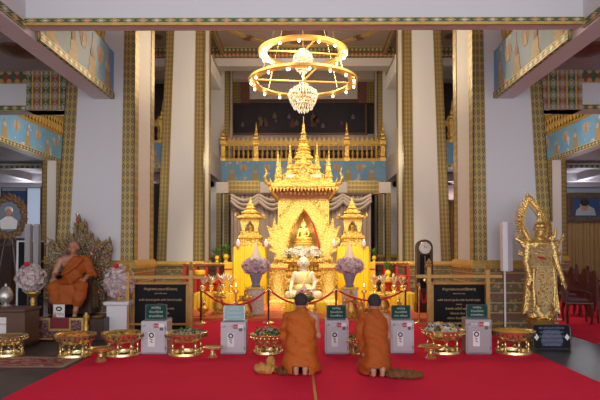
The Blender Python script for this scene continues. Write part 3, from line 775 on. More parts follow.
part('block', m_altarw, t, lambda b: b.sq([(.56, 0), (.56, zp * .5), (.50, zp * .55), (.50, zp * .85), (.54, zp)], k=.1))
# small golden figure inside the arch
zi = Z(250, 12.7)
t = thing('inner_pedestal', 'small tiered golden pedestal inside the pavilion arch', 'pedestal', (0, 12.72, bz))
part('tiers', m_altar, t, lambda b: b.sq([(.42, 0), (.42, .06), (.34, .1), (.34, .24), (.40, .30), (.34, .36), (.28, .38), (.28, .46), (.30, .50)], k=.2))
buddha('buddha_statue', 'small golden Buddha figure seated inside the pavilion arch', (0, 12.72, bz + .60), .68, m_altar)
# flowers in front of the arch
t = thing('flower_arrangement', 'row of white lilies and green leaves in front of the pavilion arch', 'flowers', (0, 12.22, bz))
r_ = random.Random(4)
tag(petals(MB(), (0, -.10, .24), (.64, .12, .22), 230, .06, [0, 0, 0, 1], r_, .3, True).build('blossoms', [m_whitef, mk('cream_petals', (.85, .80, .6), .6)], t), kind='stuff')
b = MB()
for i in range(90):
    x = r_.uniform(-.56, .56); z = r_.uniform(.02, .30); a = r_.uniform(0, PI); l = .07
    b.add([(x, -.02, z), (x + l * math.cos(a), -.05, z + l * .6 * math.sin(a) + .02), (x + 1.6 * l * math.cos(a), -.08, z + l * math.sin(a)), (x + .02, -.07, z + .03)], [(0, 1, 2, 3)])
tag(b.build('leaves', m_green, t), kind='stuff')
part('trough', m_altar, t, lambda b: b.bbox(-.58, .58, -.12, .1, 0, .1))
# ---- little tiered pavilions on draped tables at both sides
def drape_table(name, label, cat, cx, y, w, d, h, mat, folds=14, zb=dz, topm=None):
    t = thing(name, label, cat, (cx, y, zb))
    b = MB(); n = folds * 4; P0 = []; P1 = []
    per = []
    for s_, (ax, ay, bx, by) in enumerate(((-w, -d, w, -d), (w, -d, w, d), (w, d, -w, d), (-w, d, -w, -d))):
        L = math.hypot(bx - ax, by - ay); k = max(8, int(n * L / (2 * w)))
        for i in range(k):
            u = i / k; nx, ny = (by - ay) / L, -(bx - ax) / L
            per.append((ax + (bx - ax) * u, ay + (by - ay) * u, nx, ny, len(per)))
    vs = []
    for x, yy, nx, ny, i in per:
        a = .022 * math.sin(i * 1.57) + .012 * math.sin(i * .61)
        vs += [(x, yy, h), (x + nx * (.015 + a * .4), yy + ny * (.015 + a * .4), h * .8), (x + nx * (.03 + a), yy + ny * (.03 + a), 0)]
    m = len(per); fs = []
    for i in range(m):
        j = (i + 1) % m
        for q in (0, 1): fs.append((3 * i + q, 3 * j + q, 3 * j + q + 1, 3 * i + q + 1))
    fs.append(tuple(3 * i for i in range(m)))
    b.add(vs, fs); b.build('table_drape', mat, t, True)
    part('table_top', topm or mat, t, lambda b: b.bbox(-w * .98, w * .98, -d * .98, d * .98, h - .04, h + .012))
    return t
for sx, px in ((-1, 250.5), (1, 352)):
    D = 12.4; x = X(px, D, 1.6); h = Z(247, 12.0) - dz
    drape_table('draped_table', 'tall table draped in glossy yellow satin under the ' + ('monk statue side' if sx < 0 else 'clock side') + ' small golden pavilion', 'table', x, D, .44, .40, h, m_yel)
    t = thing('small_pavilion', 'small tiered golden pavilion on yellow draped table, ' + ('on monk statue side of main altar' if sx < 0 else 'on clock side of main altar'), 'shrine', (x, D, dz + h + .015))
    H1 = Z(197, D) - dz - h - .015
    part('base', m_altar, t, lambda b: b.sq([(.36, 0), (.36, H1 * .05), (.30, H1 * .08), (.30, H1 * .14), (.34, H1 * .17), (.34, H1 * .2), (.26, H1 * .24), (.26, H1 * .3)], k=.2))
    for qx in (-1, 1):
        for qy in (-1, 1): part('post', m_altar, t, lambda b: b.sq([(.05, H1 * .3), (.03, H1 * .34), (.03, H1 * .5), (.05, H1 * .56)], (qx * .19, qy * .19, 0)))
    part('arch_front', m_altarw, t, lambda b: b.prism([(-.22, H1 * .3), (-.14, H1 * .3), (-.11, H1 * .42), (0, H1 * .52), (.11, H1 * .42), (.14, H1 * .3), (.22, H1 * .3), (.27, H1 * .5), (.22, H1 * .57), (-.22, H1 * .57), (-.27, H1 * .5)], -.24, -.21))
    part('relic_urn', m_altar, t, lambda b: b.lathe([(.05, H1 * .3), (.1, H1 * .36), (.1, H1 * .4), (.04, H1 * .46), (.005, H1 * .5)], seg=12), True)
    part('roof', m_altar, t, lambda b: b.sq([(.27, H1 * .55), (.35, H1 * .575), (.35, H1 * .60), (.26, H1 * .62), (.20, H1 * .66), (.25, H1 * .675), (.25, H1 * .69), (.17, H1 * .71), (.13, H1 * .75), (.17, H1 * .765), (.11, H1 * .785), (.08, H1 * .83), (.10, H1 * .84), (.05, H1 * .87), (.03, H1 * .92), (.004, H1)], k=.2))
    part('roof_finial', m_altar, t, lambda b: [b.tube([(qx * .34, qy * .34, H1 * .57), (qx * .40, qy * .40, H1 * .6), (qx * .37, qy * .37, H1 * .67)], [.03, .025, .004], 6) for qx in (-1, 1) for qy in (-1, 1)], True)
# candles / white lamps at the corners of those tables
for px in (238, 266, 334, 364):
    x = X(px, 12.05, 1.7); t = thing('glass_candle', 'small pinkish glass candle cup on tall yellow table, ' + {238: 'monk statue side, outer corner', 266: 'monk statue side, corner at main altar', 334: 'clock side, corner at main altar', 364: 'clock side, outer corner'}[px], 'candle', (x, 12.06, Z(247, 12.0) + .013))
    part('cup', m_lilac, t, lambda b: b.lathe([(.05, 0), (.065, .05), (.06, .14), (.045, .16)], seg=12), True)
    part('flame_tip', m_bulb, t, lambda b: b.ball((0, 0, .18), (.012, .012, .025), 8, 6))
# golden side steps and small offering pedestals in front of the pavilion
for sx, a, c in ((-1, 270, 287), (1, 320, 337)):
    D = 11.6; x0, x1 = X(a, D), X(c, D); zt = Z(264, D) - dz
    t = thing('side_pedestal', 'gilded stepped pedestal with red edge beside the marble Buddha, ' + ('bouquet with kneeling monk side' if sx < 0 else 'clock side'), 'pedestal', ((x0 + x1) / 2, D, dz)); w = (x1 - x0) / 2
    part('body', m_altarw, t, lambda b: b.sq([(w * 1.1, 0), (w * 1.1, zt * .12), (w * .8, zt * .18), (w * .72, zt * .5), (w * .78, zt * .75), (w * .95, zt * .88), (w * 1.1, zt * .92), (w * 1.1, zt)], k=.15))
    part('red_edge', m_redp, t, lambda b: b.sq([(w * 1.12, zt * .90), (w * 1.12, zt * .915)], k=.1))
    part('gold_bracket', m_altar, t, lambda b: [b.tube([(q * w * .75, -w, zt * .45), (q * w * .9, -w * 1.1, zt * .65), (q * w * .55, -w * 1.15, zt * .85)], [.05, .05, .02], 6) for q in (-1, 1)], True)
for k, (px, D, hh, ww) in enumerate(((292, 10.6, 302, .13), (320.5, 10.55, 302, .12), (306, 10.35, 302, .24))):
    x = X(px, D, .4); h = Z(hh, D) - dz
    nm = ['narrow yellow draped stand at the side of the kneeling monk head, below marble Buddha', 'narrow yellow draped stand close to the central rope post', 'low gilded stand holding krathong offering before the Buddha'][k]
    if k < 2: drape_table('draped_stand', nm, 'stand', x, D, ww, .14, h, m_yel, 4)
    else:
        t = thing('offering_stand', nm, 'stand', (x, D, dz)); part('top', m_altar, t, lambda b: b.bbox(-ww, ww, -.15, .15, h - .05, h)); [part('leg', m_altar, t, lambda b: b.tube([(qx * ww * .9, qy * .12, h - .05), (qx * ww * 1.02, qy * .14, h * .5), (qx * ww * .9, qy * .12, 0)], .025, 8), True) for qx in (-1, 1) for qy in (-1, 1)]
x = X(304, 10.35, .7); zt = Z(302, 10.35)
t = thing('krathong_offering', 'tiered banana leaf and flower offering in front of the marble Buddha', 'offering', (x, 10.35, zt))
part('leaf_bowl', m_green, t, lambda b: b.lathe([(.10, 0), (.22, .05), (.24, .12), (.20, .14)], seg=24, star=.08, nst=12))
tag(petals(MB(), (0, 0, .17), (.21, .21, .14), 110, .035, [0, 1, 2, 3], rnd, .8, True).build('blossoms', [m_yelf, m_pinkf, m_whitef, m_redf], t), kind='stuff')
part('cone', m_pinkf, t, lambda b: b.lathe([(.09, .22), (.10, .3), (.05, .36), (.005, .44)], seg=12), True)
# ---- flower pedestals in front with hydrangea bouquets and white folded cones
for sx, px in ((-1, 256), (1, 349.5)):
    D = 10.25; x = X(px, D, .7); zt = Z(287, D) - dz; sd = 'on monk statue side of the altar' if sx < 0 else 'on pendulum clock side of the altar'
    t = thing('mosaic_pedestal', 'white mosaic pedestal carrying mauve flower bouquet ' + sd, 'pedestal', (x, D, dz))
    part('column_body', m_mosaic, t, lambda b: b.bbox(-.185, .185, -.185, .185, 0, zt - .05)); part('cap', m_altarw, t, lambda b: b.bbox(-.21, .21, -.21, .21, zt - .05, zt))
    t = thing('flower_vase', 'blue and white porcelain vase of mauve hydrangeas ' + sd, 'vase', (x, D, dz + zt + .002))
    hv = Z(273, D) - dz - zt
    part('vase', m_blueb, t, lambda b: b.lathe([(.10, 0), (.12, .03), (.09, .06), (.13, hv * .6), (.16, hv * .9), (.17, hv)], seg=20), True)
    hc = Z(266, D) - dz - zt
    rr = random.Random(11 + sx)
    tag(petals(MB(), (0, 0, hc), (.34, .30, .22), 420, .045, [0, 0, 1, 1, 2, 3], rr, .8).build('blossoms', [m_purf, m_lilac, m_pinkf, m_whitef], t), kind='stuff')
    part('foliage_core', mk('muted_flower_mass', (.34, .26, .30), .8), t, lambda b: b.ball((0, 0, hc), (.27, .24, .17), 14, 8), True)  # filler ball in a muted petal tone under the blossoms
    c0 = Z(259, D) - dz - zt; c1 = Z(241, D) - dz - zt
    part('folded_cone', mk('ivory_paper', (.74, .60, .48), .8), t, lambda b: b.lathe([(.14, c0), (.12, c0 + .06), (.06, (c0 + c1) / 2), (.02, c1 - .06), (.003, c1)], seg=16), True)
# ---- deity figurines holding trays (two each side)
def figurine(px, pyt, pyb, D, label, mat=m_goldm):
    g = thing('guardian_figurine', label, 'figurine', (X(px, D, .6), D, dz)); h = Z(pyt, D) - dz
    part('base', m_altar, g, lambda b: b.lathe([(.16, 0), (.17, .04), (.12, .07), (.14, .11), (.13, .13)], seg=16, star=.04, nst=8), True)
    b = MB(); b.lathe([(.13, .12), (.12, .2), (.09, h * .42), (.07, h * .5), (.095, h * .60), (.10, h * .66), (.05, h * .70), (.035, h * .73)], seg=16, sy=.75)
    b.ball((0, -.005, h * .77), (.048, .052, .06))
    for s in (-1, 1): b.limb([(s * .10, 0, h * .66), (s * .16, -.03, h * .52), (s * .06, -.13, h * .56)], [.03, .026, .02], 8)
    fuse(b, 'body', mat, g, .012, 1)
    part('crown', m_altar, g, lambda b: b.lathe([(.052, h * .79), (.058, h * .81), (.035, h * .85), (.04, h * .87), (.018, h * .91), (.003, h)], seg=12), True)
    for s in (-1, 1): part('sash', m_redp if s > 0 else m_altarw, g, lambda b: b.tube([(s * .07, -.08, h * .48), (s * .12, -.09, h * .33), (s * .14, -.07, h * .18)], [.02, .03, .012], 6), True)
    part('shoulder_cape', m_altar, g, lambda b: b.prism([(-.19, h * .66), (-.09, h * .60), (.09, h * .60), (.19, h * .66), (.1, h * .69), (-.1, h * .69)], .03, .06))
    part('tray', m_altar, g, lambda b: b.lathe([(.03, h * .55), (.09, h * .585), (.095, h * .60)], (0, -.15, 0), 14), True)
    return g
figurine(219, 283, 325, 10.3, 'silvery gold crowned figurine holding tray, nearest the black text board by monk statue', m_goldm)
figurine(246, 286, 326, 9.8, 'crowned golden figurine holding tray at the foot of mosaic pedestal, monk statue side')
figurine(351, 288, 327, 9.8, 'crowned golden figurine holding tray before mosaic pedestal, clock side')
figurine(383, 285, 325, 10.5, 'crowned figurine holding tray behind the head of the kneeling monk on the clock side')
# ---- red and gold side tables with vases and offerings
def side_table(x0, x1, D, ztop, label, legs=5, zb=0.0, d=.3):
    t = thing('altar_table', label, 'table', ((x0 + x1) / 2, D, zb)); w = (x1 - x0) / 2; h = ztop - zb
    part('top', m_altar, t, lambda b: b.bbox(-w, w, -d, d, h - .05, h))
    part('apron', m_redp, t, lambda b: b.box(-w * .96, w * .96, -d * .9, d * .9, h - .09, h - .05))
    for k in range(legs):
        for s in (-1, 1): part('leg', m_redp, t, lambda b: b.bbox(-w * .96 + k * 1.85 * w / (legs - 1), -w * .96 + k * 1.85 * w / (legs - 1) + .07, s * d * .85 - .035, s * d * .85 + .035, 0, h - .13))
    return t
side_table(X(184, 13.6), X(232, 13.6), 13.6, Z(263, 13.3), 'long red and gold altar table against the column, monk statue side', zb=dz)
side_table(X(370, 13.6), X(408, 13.6), 13.6, Z(262, 13.3), 'long red and gold altar table with plants, clock side', 4, zb=dz)
drape_table('draped_table', 'low table with golden yellow pleated cloth and offerings, monk statue side', 'table', X(215, 11.3, .5), 11.3, .50, .3, Z(294, 11) - dz, m_yel, 10)
drape_table('draped_table', 'low table with golden yellow pleated cloth and offerings, nearest the pendulum clock', 'table', X(391, 11.3, .5), 11.3, .58, .3, Z(294, 11) - dz, m_yel, 10)
# tall yellow altar panels / candles
def vase_plant(px, D, z, s, label, kind=0, cat='vase'):
    t = thing('potted_plant' if kind == 0 else 'silver_bouquet', label, cat, (X(px, D, z), D, z)); rr = random.Random(int(px))
    part('vase', (m_brass if kind else m_yel), t, lambda b: b.lathe([(.05, 0), (.07, .02), (.04, .06), (.09, .16), (.075, .22), (.05, .25), (.065, .27)], seg=16), True).scale = (s, s, s)
    b = MB()
    for i in range(26):
        a = rr.uniform(0, 2 * PI); tilt = rr.uniform(.05, .75); L = rr.uniform(.25, .45)
        dx, dy = math.cos(a) * math.sin(tilt), math.sin(a) * math.sin(tilt); dzz = math.cos(tilt)
        p0 = Vector((0, 0, .24)); p1 = p0 + Vector((dx, dy, dzz)) * L * .6; p2 = p0 + Vector((dx * 1.3, dy * 1.3, dzz * .9)) * L
        side = Vector((-dy, dx, 0)); side = side.normalized() * .03 if side.length > .01 else Vector((.03, 0, 0))
        b.cm = 0 if rr.random() < .7 else 1
        b.add([tuple(p0), tuple(p1 - side), tuple(p2), tuple(p1 + side)], [(0, 1, 2, 3)])
    o = b.build('leaves', [m_green, m_green] if kind == 0 else [m_whitef, m_goldm], t); o.scale = (s, s, s); tag(o, kind='stuff')
    return t
zt = Z(262.5, 13.3)
vase_plant(217, 13.5, zt, .8, 'dark leaved plant in pot on red gold table, nearest column on monk statue side')
vase_plant(226, 13.5, zt, 1.0, 'bushy green potted plant at end of red gold table beside yellow draped table')
vase_plant(374, 13.5, zt, .8, 'small plant in golden bowl on red gold table beside yellow drape, clock side')
vase_plant(388, 12.6, Z(283, 12.6) + .13, .95, 'green leafy plant rising above orange bowl near the pendulum clock')
zl = Z(294, 11) + .014
for i, (px, s) in enumerate(((203, .75), (211, .8), (223, .9), (231, .75))): vase_plant(px, 11.15 + .12 * (i % 2), zl, s, 'silver leaf bouquet in brass vase on low yellow table, ' + ('closest to text board', 'second from the text board', 'third from the text board', 'closest to mosaic pedestal')[i], 1)
for i, (px, s) in enumerate(((375, .8), (383, .85), (394, .85), (402, .75))): vase_plant(px, 11.15 + .12 * (i % 2), zl, s, 'silver leaf bouquet in brass vase near clock, ' + ('nearest the bouquet pedestal', 'second from the bouquet pedestal', 'third from the bouquet pedestal', 'nearest the clock')[i], 1)
for px, D, z, lab, mt in ((200, 12.2, Z(276, 12.2), 'wide orange offering bowl on red stand, monk statue side', m_yel), (388, 12.6, Z(283, 12.6), 'wide orange offering bowl under the leafy plant near clock', m_yel), (213, 12.0, Z(285, 12.0), 'red tray with offerings between text board and yellow drape', m_redp), (402, 12.2, Z(281, 12.2), 'red lacquer tray at the end of the low table by the clock', m_redp)):
    t = thing('offering_bowl', lab, 'bowl', (X(px, D, z), D, dz)); h = z - dz
    part('stand', m_redp, t, lambda b: b.lathe([(.16, 0), (.17, .05), (.07, .12), (.06, h - .12), (.12, h - .03), (.14, h)], seg=16), True)
    part('bowl', mt, t, lambda b: b.lathe([(.08, h), (.15, h + .05), (.16, h + .14), (.14, h + .16)], seg=20), True)
# yellow upright panel / folded robes stack
for px, D, lab in ((229, 12.6, 'upright golden yellow cloth wrapped panel beside the yellow draped table, monk statue side'), (371, 12.6, 'upright orange yellow cloth wrapped panel beside draped table, clock side')):
    t = thing('wrapped_panel', lab, 'panel', (X(px, D, 1), D, dz)); h = Z(262, D) - dz
    part('panel', m_yel, t, lambda b: b.bbox(-.12, .12, -.08, .08, 0, h, .03)); part('sash', m_redp, t, lambda b: b.box(-.125, .125, -.085, .085, h * .8, h * .84))
for px, D, lab in ((364, 10.9, 'short yellow candle with lit wick on clock side of altar'), (236, 10.9, 'short yellow candle with lit wick on monk statue side of altar')):
    t = thing('altar_candle', lab, 'candle', (X(px, D, .7), D, dz)); h = Z(290, D) - dz
    part('holder', m_brass, t, lambda b: b.lathe([(.09, 0), (.1, .03), (.03, .08), (.03, h - .1), (.08, h - .05), (.07, h)], seg=14), True)
    part('wax', m_yel, t, lambda b: b.lathe([(.035, h), (.035, h + .1)], seg=12), True); part('flame', m_bulb, t, lambda b: b.ball((0, 0, h + .13), (.014, .014, .035), 8, 6))
for k, (px, D) in enumerate(((236, 9.75), (371, 9.85), (361, 9.75), (203, 9.9), (399, 10.0))):
    t = thing('golden_urn', 'small round golden urn on salmon dais, ' + ['behind the glare painted donation box', 'beside the second kneeling monk', 'next to the central donation box', 'closest to monk statue board', 'closest to the clock'][k], 'urn', (X(px, D, .2), D, dz))
    part('pot', m_goldm, t, lambda b: b.lathe([(.07, 0), (.08, .02), (.05, .05), (.12, .13), (.13, .19), (.08, .25), (.05, .27), (.07, .3)], seg=18), True); part('lid', m_brass, t, lambda b: b.lathe([(.07, .3), (.04, .34), (.015, .37), (.02, .39), (.003, .43)], seg=12), True)

# ---- chandelier
CY = 12.0
t = thing('chandelier', 'golden two ring chandelier with bare bulbs and crystal clusters', 'chandelier', (X(303, CY, 7), CY, 0))
z2, z1_ = Z(82, CY), Z(53, CY)
def ring(z, R_, nb, rot):
    b = MB(); prof = [(R_ - .17, -.02), (R_ + .05, -.04), (R_ + .08, -.02), (R_ + .08, .04), (R_ + .05, .05), (R_ - .15, .03), (R_ - .17, .02)]
    seg = 72; vs = []
    for r, h in prof:
        for j in range(seg): a = 2 * PI * j / seg; vs.append((r * math.cos(a), r * math.sin(a), z + h))
    n = len(prof); fs = [(i * seg + j, i * seg + (j + 1) % seg, ((i + 1) % n) * seg + (j + 1) % seg, ((i + 1) % n) * seg + j) for i in range(n) for j in range(seg)]
    b.add(vs, fs); o = b.build('ring', m_ringg, t, True)
    part('spoke', m_ringg, o, lambda b: b.tube([(R_ * math.cos(rot), R_ * math.sin(rot), z + .02), (-R_ * math.cos(rot), -R_ * math.sin(rot), z + .02)], .025, 8)); part('spoke', m_ringg, o, lambda b: b.tube([(R_ * math.cos(rot + 1.75), R_ * math.sin(rot + 1.75), z + .02), (-R_ * math.cos(rot + 1.75), -R_ * math.sin(rot + 1.75), z + .02)], .025, 8))
    me = ms = None
    for k in range(nb):
        a = 2 * PI * (k + .3) / nb
        for rr, hh in ((R_ + .0, -.09),):
            if me is None:
                bb = MB(); bb.ball((0, 0, 0), (.032, .032, .04), 10, 8); q = bb.build('bulb', m_bulb, t, True); me = q.data
                bb = MB(); bb.lathe([(.045, .03), (.03, .07)], seg=8); s_ = bb.build('bulb_socket', m_brass, t); ms = s_.data
            else:
                q = bpy.data.objects.new('bulb', me); COL.objects.link(q); q.parent = t; s_ = bpy.data.objects.new('bulb_socket', ms); COL.objects.link(s_); s_.parent = t
            q.location = s_.location = (rr * math.cos(a), rr * math.sin(a), z + hh)
ring(z1_, 1.18, 14, .15); ring(z2, 1.45, 16, .12)
def cluster(b, zc, r, h, tiers):
    rg = random.Random(int(zc * 100))
    for k in range(tiers):
        f = k / (tiers - 1); rr = r * ((.30 + .72 * math.sqrt(f / .7)) if f < .7 else 1.0 - 2.2 * (f - .7)) ; z = zc - h / 2 + h * f; n = max(5, int(34 * rr / r))
        for j in range(n):
            a = 2 * PI * j / n + k * .3; x, y = rr * math.cos(a), rr * math.sin(a); s = .022 + .012 * rg.random()
            b.add([(x, y, z - 2.4 * s), (x - s, y, z), (x, y - s, z), (x + s, y, z), (x, y + s, z), (x, y, z + 1.2 * s)], [(0, 2, 1), (0, 3, 2), (0, 4, 3), (0, 1, 4), (5, 1, 2), (5, 2, 3), (5, 3, 4), (5, 4, 1)])
zc1, zc2 = Z(61, CY), Z(98, CY)
for zc, r, h in ((zc1, .27, .62), (zc2, .42, .72)):
    b = MB(); cluster(b, zc, r, h, 9); o = tag(b.build('crystal_drops', m_cryst, t), kind='stuff')
    part('cluster_frame', m_brass, t, lambda b: b.lathe([(.03, zc - h * .5), (.09, zc - h * .2), (.04, zc), (.12, zc + h * .2), (.03, zc + h * .5)], seg=12), True)
    for k in range(8):
        a = k * PI / 4; part('candle_arm', m_brass, t, lambda b: b.tube([(.05 * math.cos(a), .05 * math.sin(a), zc - .05), (r * .6 * math.cos(a), r * .6 * math.sin(a), zc - .14), (r * .9 * math.cos(a), r * .9 * math.sin(a), zc + .06)], .010, 5), True)
        part('candle_bulb', m_bulb, t, lambda b: b.ball((r * .9 * math.cos(a), r * .9 * math.sin(a), zc + .11), (.010, .010, .024), 8, 6))
part('suspension_rod', m_brass, t, lambda b: b.tube([(0, 0, zc2 + .3), (0, 0, CZ - .1)], .022, 8))
part('ceiling_canopy', m_brass, t, lambda b: b.lathe([(.05, CZ - .15), (.2, CZ - .05), (.22, CZ)], seg=20), True)
for k in range(4):
    a = PI / 4 + k * PI / 2
    part('suspension_wire', m_brass, t, lambda b: b.tube([(1.48 * math.cos(a), 1.48 * math.sin(a), z2), (1.21 * math.cos(a), 1.21 * math.sin(a), z1_ + .05), (.1 * math.cos(a), .1 * math.sin(a), CZ - .1)], .009, 5))
# ================================================================== PEOPLE AND FIGURES
def hand(b, wrist, d, side, r=1.0, curl=.35, down=Vector((0, 0, -1))):
    """palm and five bent fingers; d: finger direction, side: direction of the thumb"""
    d = Vector(d).normalized(); s = Vector(side); s = (s - d * s.dot(d)).normalized(); n = d.cross(s).normalized()
    if n.dot(down) < 0: n = -n
    w = Vector(wrist); pc = w + d * .045 * r
    for k in (-.9, -.3, .3, .9): b.limb([tuple(w + s * .018 * k * r), tuple(w + d * .085 * r + s * .026 * k * r)], [.017 * r, .014 * r], 8)
    for k, L in ((.95, .060), (.32, .072), (-.32, .066), (-.95, .052)):
        p0 = w + d * .082 * r + s * .027 * k * r; p1 = p0 + (d + n * curl * .4).normalized() * L * .5 * r; p2 = p1 + (d + n * curl * 1.3).normalized() * L * .5 * r
        b.limb([tuple(p0), tuple(p1), tuple(p2)], [.0105 * r, .0095 * r, .008 * r], 8)
    p0 = w + d * .02 * r + s * .026 * r; p1 = p0 + (s * .8 + d * .7).normalized() * .035 * r; p2 = p1 + (d + s * .2 + n * curl).normalized() * .03 * r
    b.limb([tuple(p0), tuple(p1), tuple(p2)], [.015 * r, .012 * r, .0095 * r], 8)
def head_vol(b, c, yaw=0, pitch=0, s=1.0):
    T0 = b.T.copy(); b.T = T0 @ Matrix.Translation(c) @ Euler((pitch, 0, yaw)).to_matrix().to_4x4() @ Matrix.Scale(s, 4)
    b.ball((0, .012, .02), (.074, .092, .090), 18, 12); b.ball((0, -.03, -.035), (.056, .062, .070), 16, 10); b.ball((0, -.05, -.078), (.03, .03, .026))
    b.limb([(0, -.088, .012), (0, -.108, -.026)], [.009, .014], 8); b.ball((0, -.086, .028), (.048, .014, .010)); b.ball((0, -.088, -.058), (.024, .010, .009))
    for q in (-1, 1): b.ball((q * .078, .01, -.008), (.010, .020, .032)); b.ball((q * .04, -.066, -.02), (.02, .02, .02))
    b.T = T0
def head_parts(t, c, yaw, pitch, hairmat, s=1.0, eyes=True, glasses=False):
    M_ = Matrix.Translation(c) @ Euler((pitch, 0, yaw)).to_matrix().to_4x4() @ Matrix.Scale(s, 4)
    b = MB(); b.T = M_; b.ball((0, .022, .030), (.0765, .088, .087), 20, 12); b.build('hair', hairmat, t, True)
    for q in (-1, 1):
        b = MB(); b.T = M_; b.ball((q * .030, -.083, .006), (.011, .008, .006), 8, 6); b.build('eye', m_eye, t, True)
    b = MB(); b.T = M_; b.ball((0, -.098, -.058), (.020, .004, .003), 8, 6); b.build('mouth', m_redwood, t, True)
def fold(amp, f1=26, f2=9, seed=0, dirv=(.5, .3, 1)):
    D = Vector(dirv).normalized()
    def g(co, n):
        a = math.sin(co.dot(D) * f1 * 2.2 + 2.4 * mnoise.noise(co * 4 + Vector((seed, 0, 0)))) ; c = mnoise.noise(co * f2 + Vector((0, seed, 0)))
        return co + n * (amp * (a * .6 + c * .9) if n.length else 0)
    return g
def kneeling_monk(loc, rz, label, wide=1.0, seed=0, neckturn=0, robemat=m_orange, mirror=1):
    t = thing('person', label, 'person', loc, rz)
    hc = Vector((0, .265, .895)); b = MB()
    # local +y is the way the monk faces
    b.ball((0, .15, .30), (.155 * wide, .14, .14), 18, 12); b.ball((0, .17, .47), (.135 * wide, .095, .16), 18, 12); b.ball((0, .20, .64), (.165 * wide, .10, .13), 18, 12)
    b.limb([(-.15 * wide, .21, .725), (0, .215, .745), (.15 * wide, .21, .725)], [.055, .06, .055]); b.limb([(0, .215, .74), (0, .245, .85)], [.056, .05])
    for q in (-1, 1):
        b.limb([(q * .09, .16, .27), (q * .12 * wide, .52, .11)], [.088, .066]); b.limb([(q * .13 * wide, .52, .075), (q * .075, .10, .13)], [.062, .055])
        b.limb([(q * .07, .08, .15), (q * .062, .035, .175), (q * .058, .0, .09), (q * .055, -.005, .035)], [.040, .038, .040, .028])       # sole upright, toes tucked under
        for k in range(5): b.limb([(q * (.030 + .014 * k), .0, .03), (q * (.030 + .0145 * k), .035, .016)], [.011, .0095], 6)
        sh = Vector((q * .185 * wide, .21, .71)); el = Vector((q * .225 * wide, .25, .47)); wr = Vector((q * .03, .44, .60))
        ar = .72 if q == -mirror else 1.0; b.limb([tuple(sh), tuple(el), tuple(wr)], [.055 * ar, .042 * ar, .027])
        hand(b, wr + Vector((0, .0, .01)), (-q * .1, .25, 1), (0, -1, .2), 1.0, .1, Vector((-q, 0, 0)))
    T = b.T; b.T = Matrix.Translation(hc) @ Euler((0, 0, PI + neckturn)).to_matrix().to_4x4() @ Matrix.Translation(-hc); head_vol(b, hc, 0, .0, 1.12); b.T = T
    fuse(b, 'body', m_skin, t, .0085, 1)
    head_parts(t, hc, PI + neckturn, 0, m_hair, 1.13)
    # robe: outer cloth over left shoulder, right shoulder bare
    b = MB(); m = mirror
    rows = [(.015, .255, .27, .30), (.10, .25, .26, .30), (.22, .225, .23, .27), (.34, .20, .19, .185), (.48, .195, .185, .15), (.60, .200, .195, .14), (.70, .200, .20, .125), (.77, .165, .205, .105), (.815, .085, .215, .085), (.84, .06, .22, .07)]
    vs = []; sg = 32
    for z, w, cy, d in rows:
        for j in range(sg):
            a = 2 * PI * j / sg; k = 1 / (abs(math.cos(a)) ** 2.6 + abs(math.sin(a)) ** 2.6) ** (1 / 2.6)
            vs.append((w * wide * k * math.cos(a), cy + d * k * math.sin(a), z))
    fs = [tuple(range(sg))[::-1], tuple((len(rows) - 1) * sg + j for j in range(sg))] + [(i * sg + j, i * sg + (j + 1) % sg, (i + 1) * sg + (j + 1) % sg, (i + 1) * sg + j) for i in range(len(rows) - 1) for j in range(sg)]
    b.add(vs, fs)
    b.limb([(-m * .18 * wide, .21, .715), (-m * .245 * wide, .25, .47), (-m * .12, .40, .50)], [.064, .066, .052])
    b.ball((-m * .18 * wide, .24, .38), (.06, .09, .20))
    o = fuse(b, 'robe', robemat, t, .014, 2, fold(.021, 15, 6, seed, (m * .55, .2, 1)))
    bm = bmesh.new(); bm.from_mesh(o.data)
    geom = bm.verts[:] + bm.edges[:] + bm.faces[:]
    nrm = Vector((m * 1.0, -.1, .95)).normalized()
    bmesh.ops.bisect_plane(bm, geom=geom, plane_co=(m * .12 * wide, .2, .765), plane_no=nrm, clear_outer=True)
    geom = bm.verts[:] + bm.edges[:] + bm.faces[:]
    bmesh.ops.bisect_plane(bm, geom=geom, plane_co=(0, .05, .012), plane_no=(0, 0, -1), clear_outer=True)
    # opening at the back hem where the soles show
    dele = [f for f in bm.faces if f.calc_center_median().z < .125 and f.calc_center_median().y < .05 and abs(f.calc_center_median().x) < .105]
    bmesh.ops.delete(bm, geom=dele, context='FACES')
    bm.to_mesh(o.data); bm.free()
    s_ = o.modifiers.new('thick', 'SOLIDIFY'); s_.thickness = .008; s_.offset = -1
    part('robe_hem', robemat, t, lambda b: b.tube([(m * .17 * wide, .13, .66), (m * .10 * wide, .10, .735), (m * .05, .125, .80), (m * .04, .22, .825)], [.010, .012, .012, .01], 6), True)
    return t
g1, g2 = ground(300.5, 377), ground(378, 378.5)
kneeling_monk((g1.x, g1.y, .012), R(-2), 'kneeling monk in saffron robe seen from behind, beside the golden tan bag', .98, 1, -.03, mk('left_saffron', (.47, .112, .005), .75, bump=.6, bscale=26, var=.12, vscale=7))
kneeling_monk((g2.x, g2.y, .012), R(3), 'kneeling monk in darker saffron robe seen from behind, beside the dark brown cloth bundle', .82, 5, .03, mk('right_saffron', (.39, .083, .004), .75, bump=.6, bscale=26, var=.12, vscale=7))

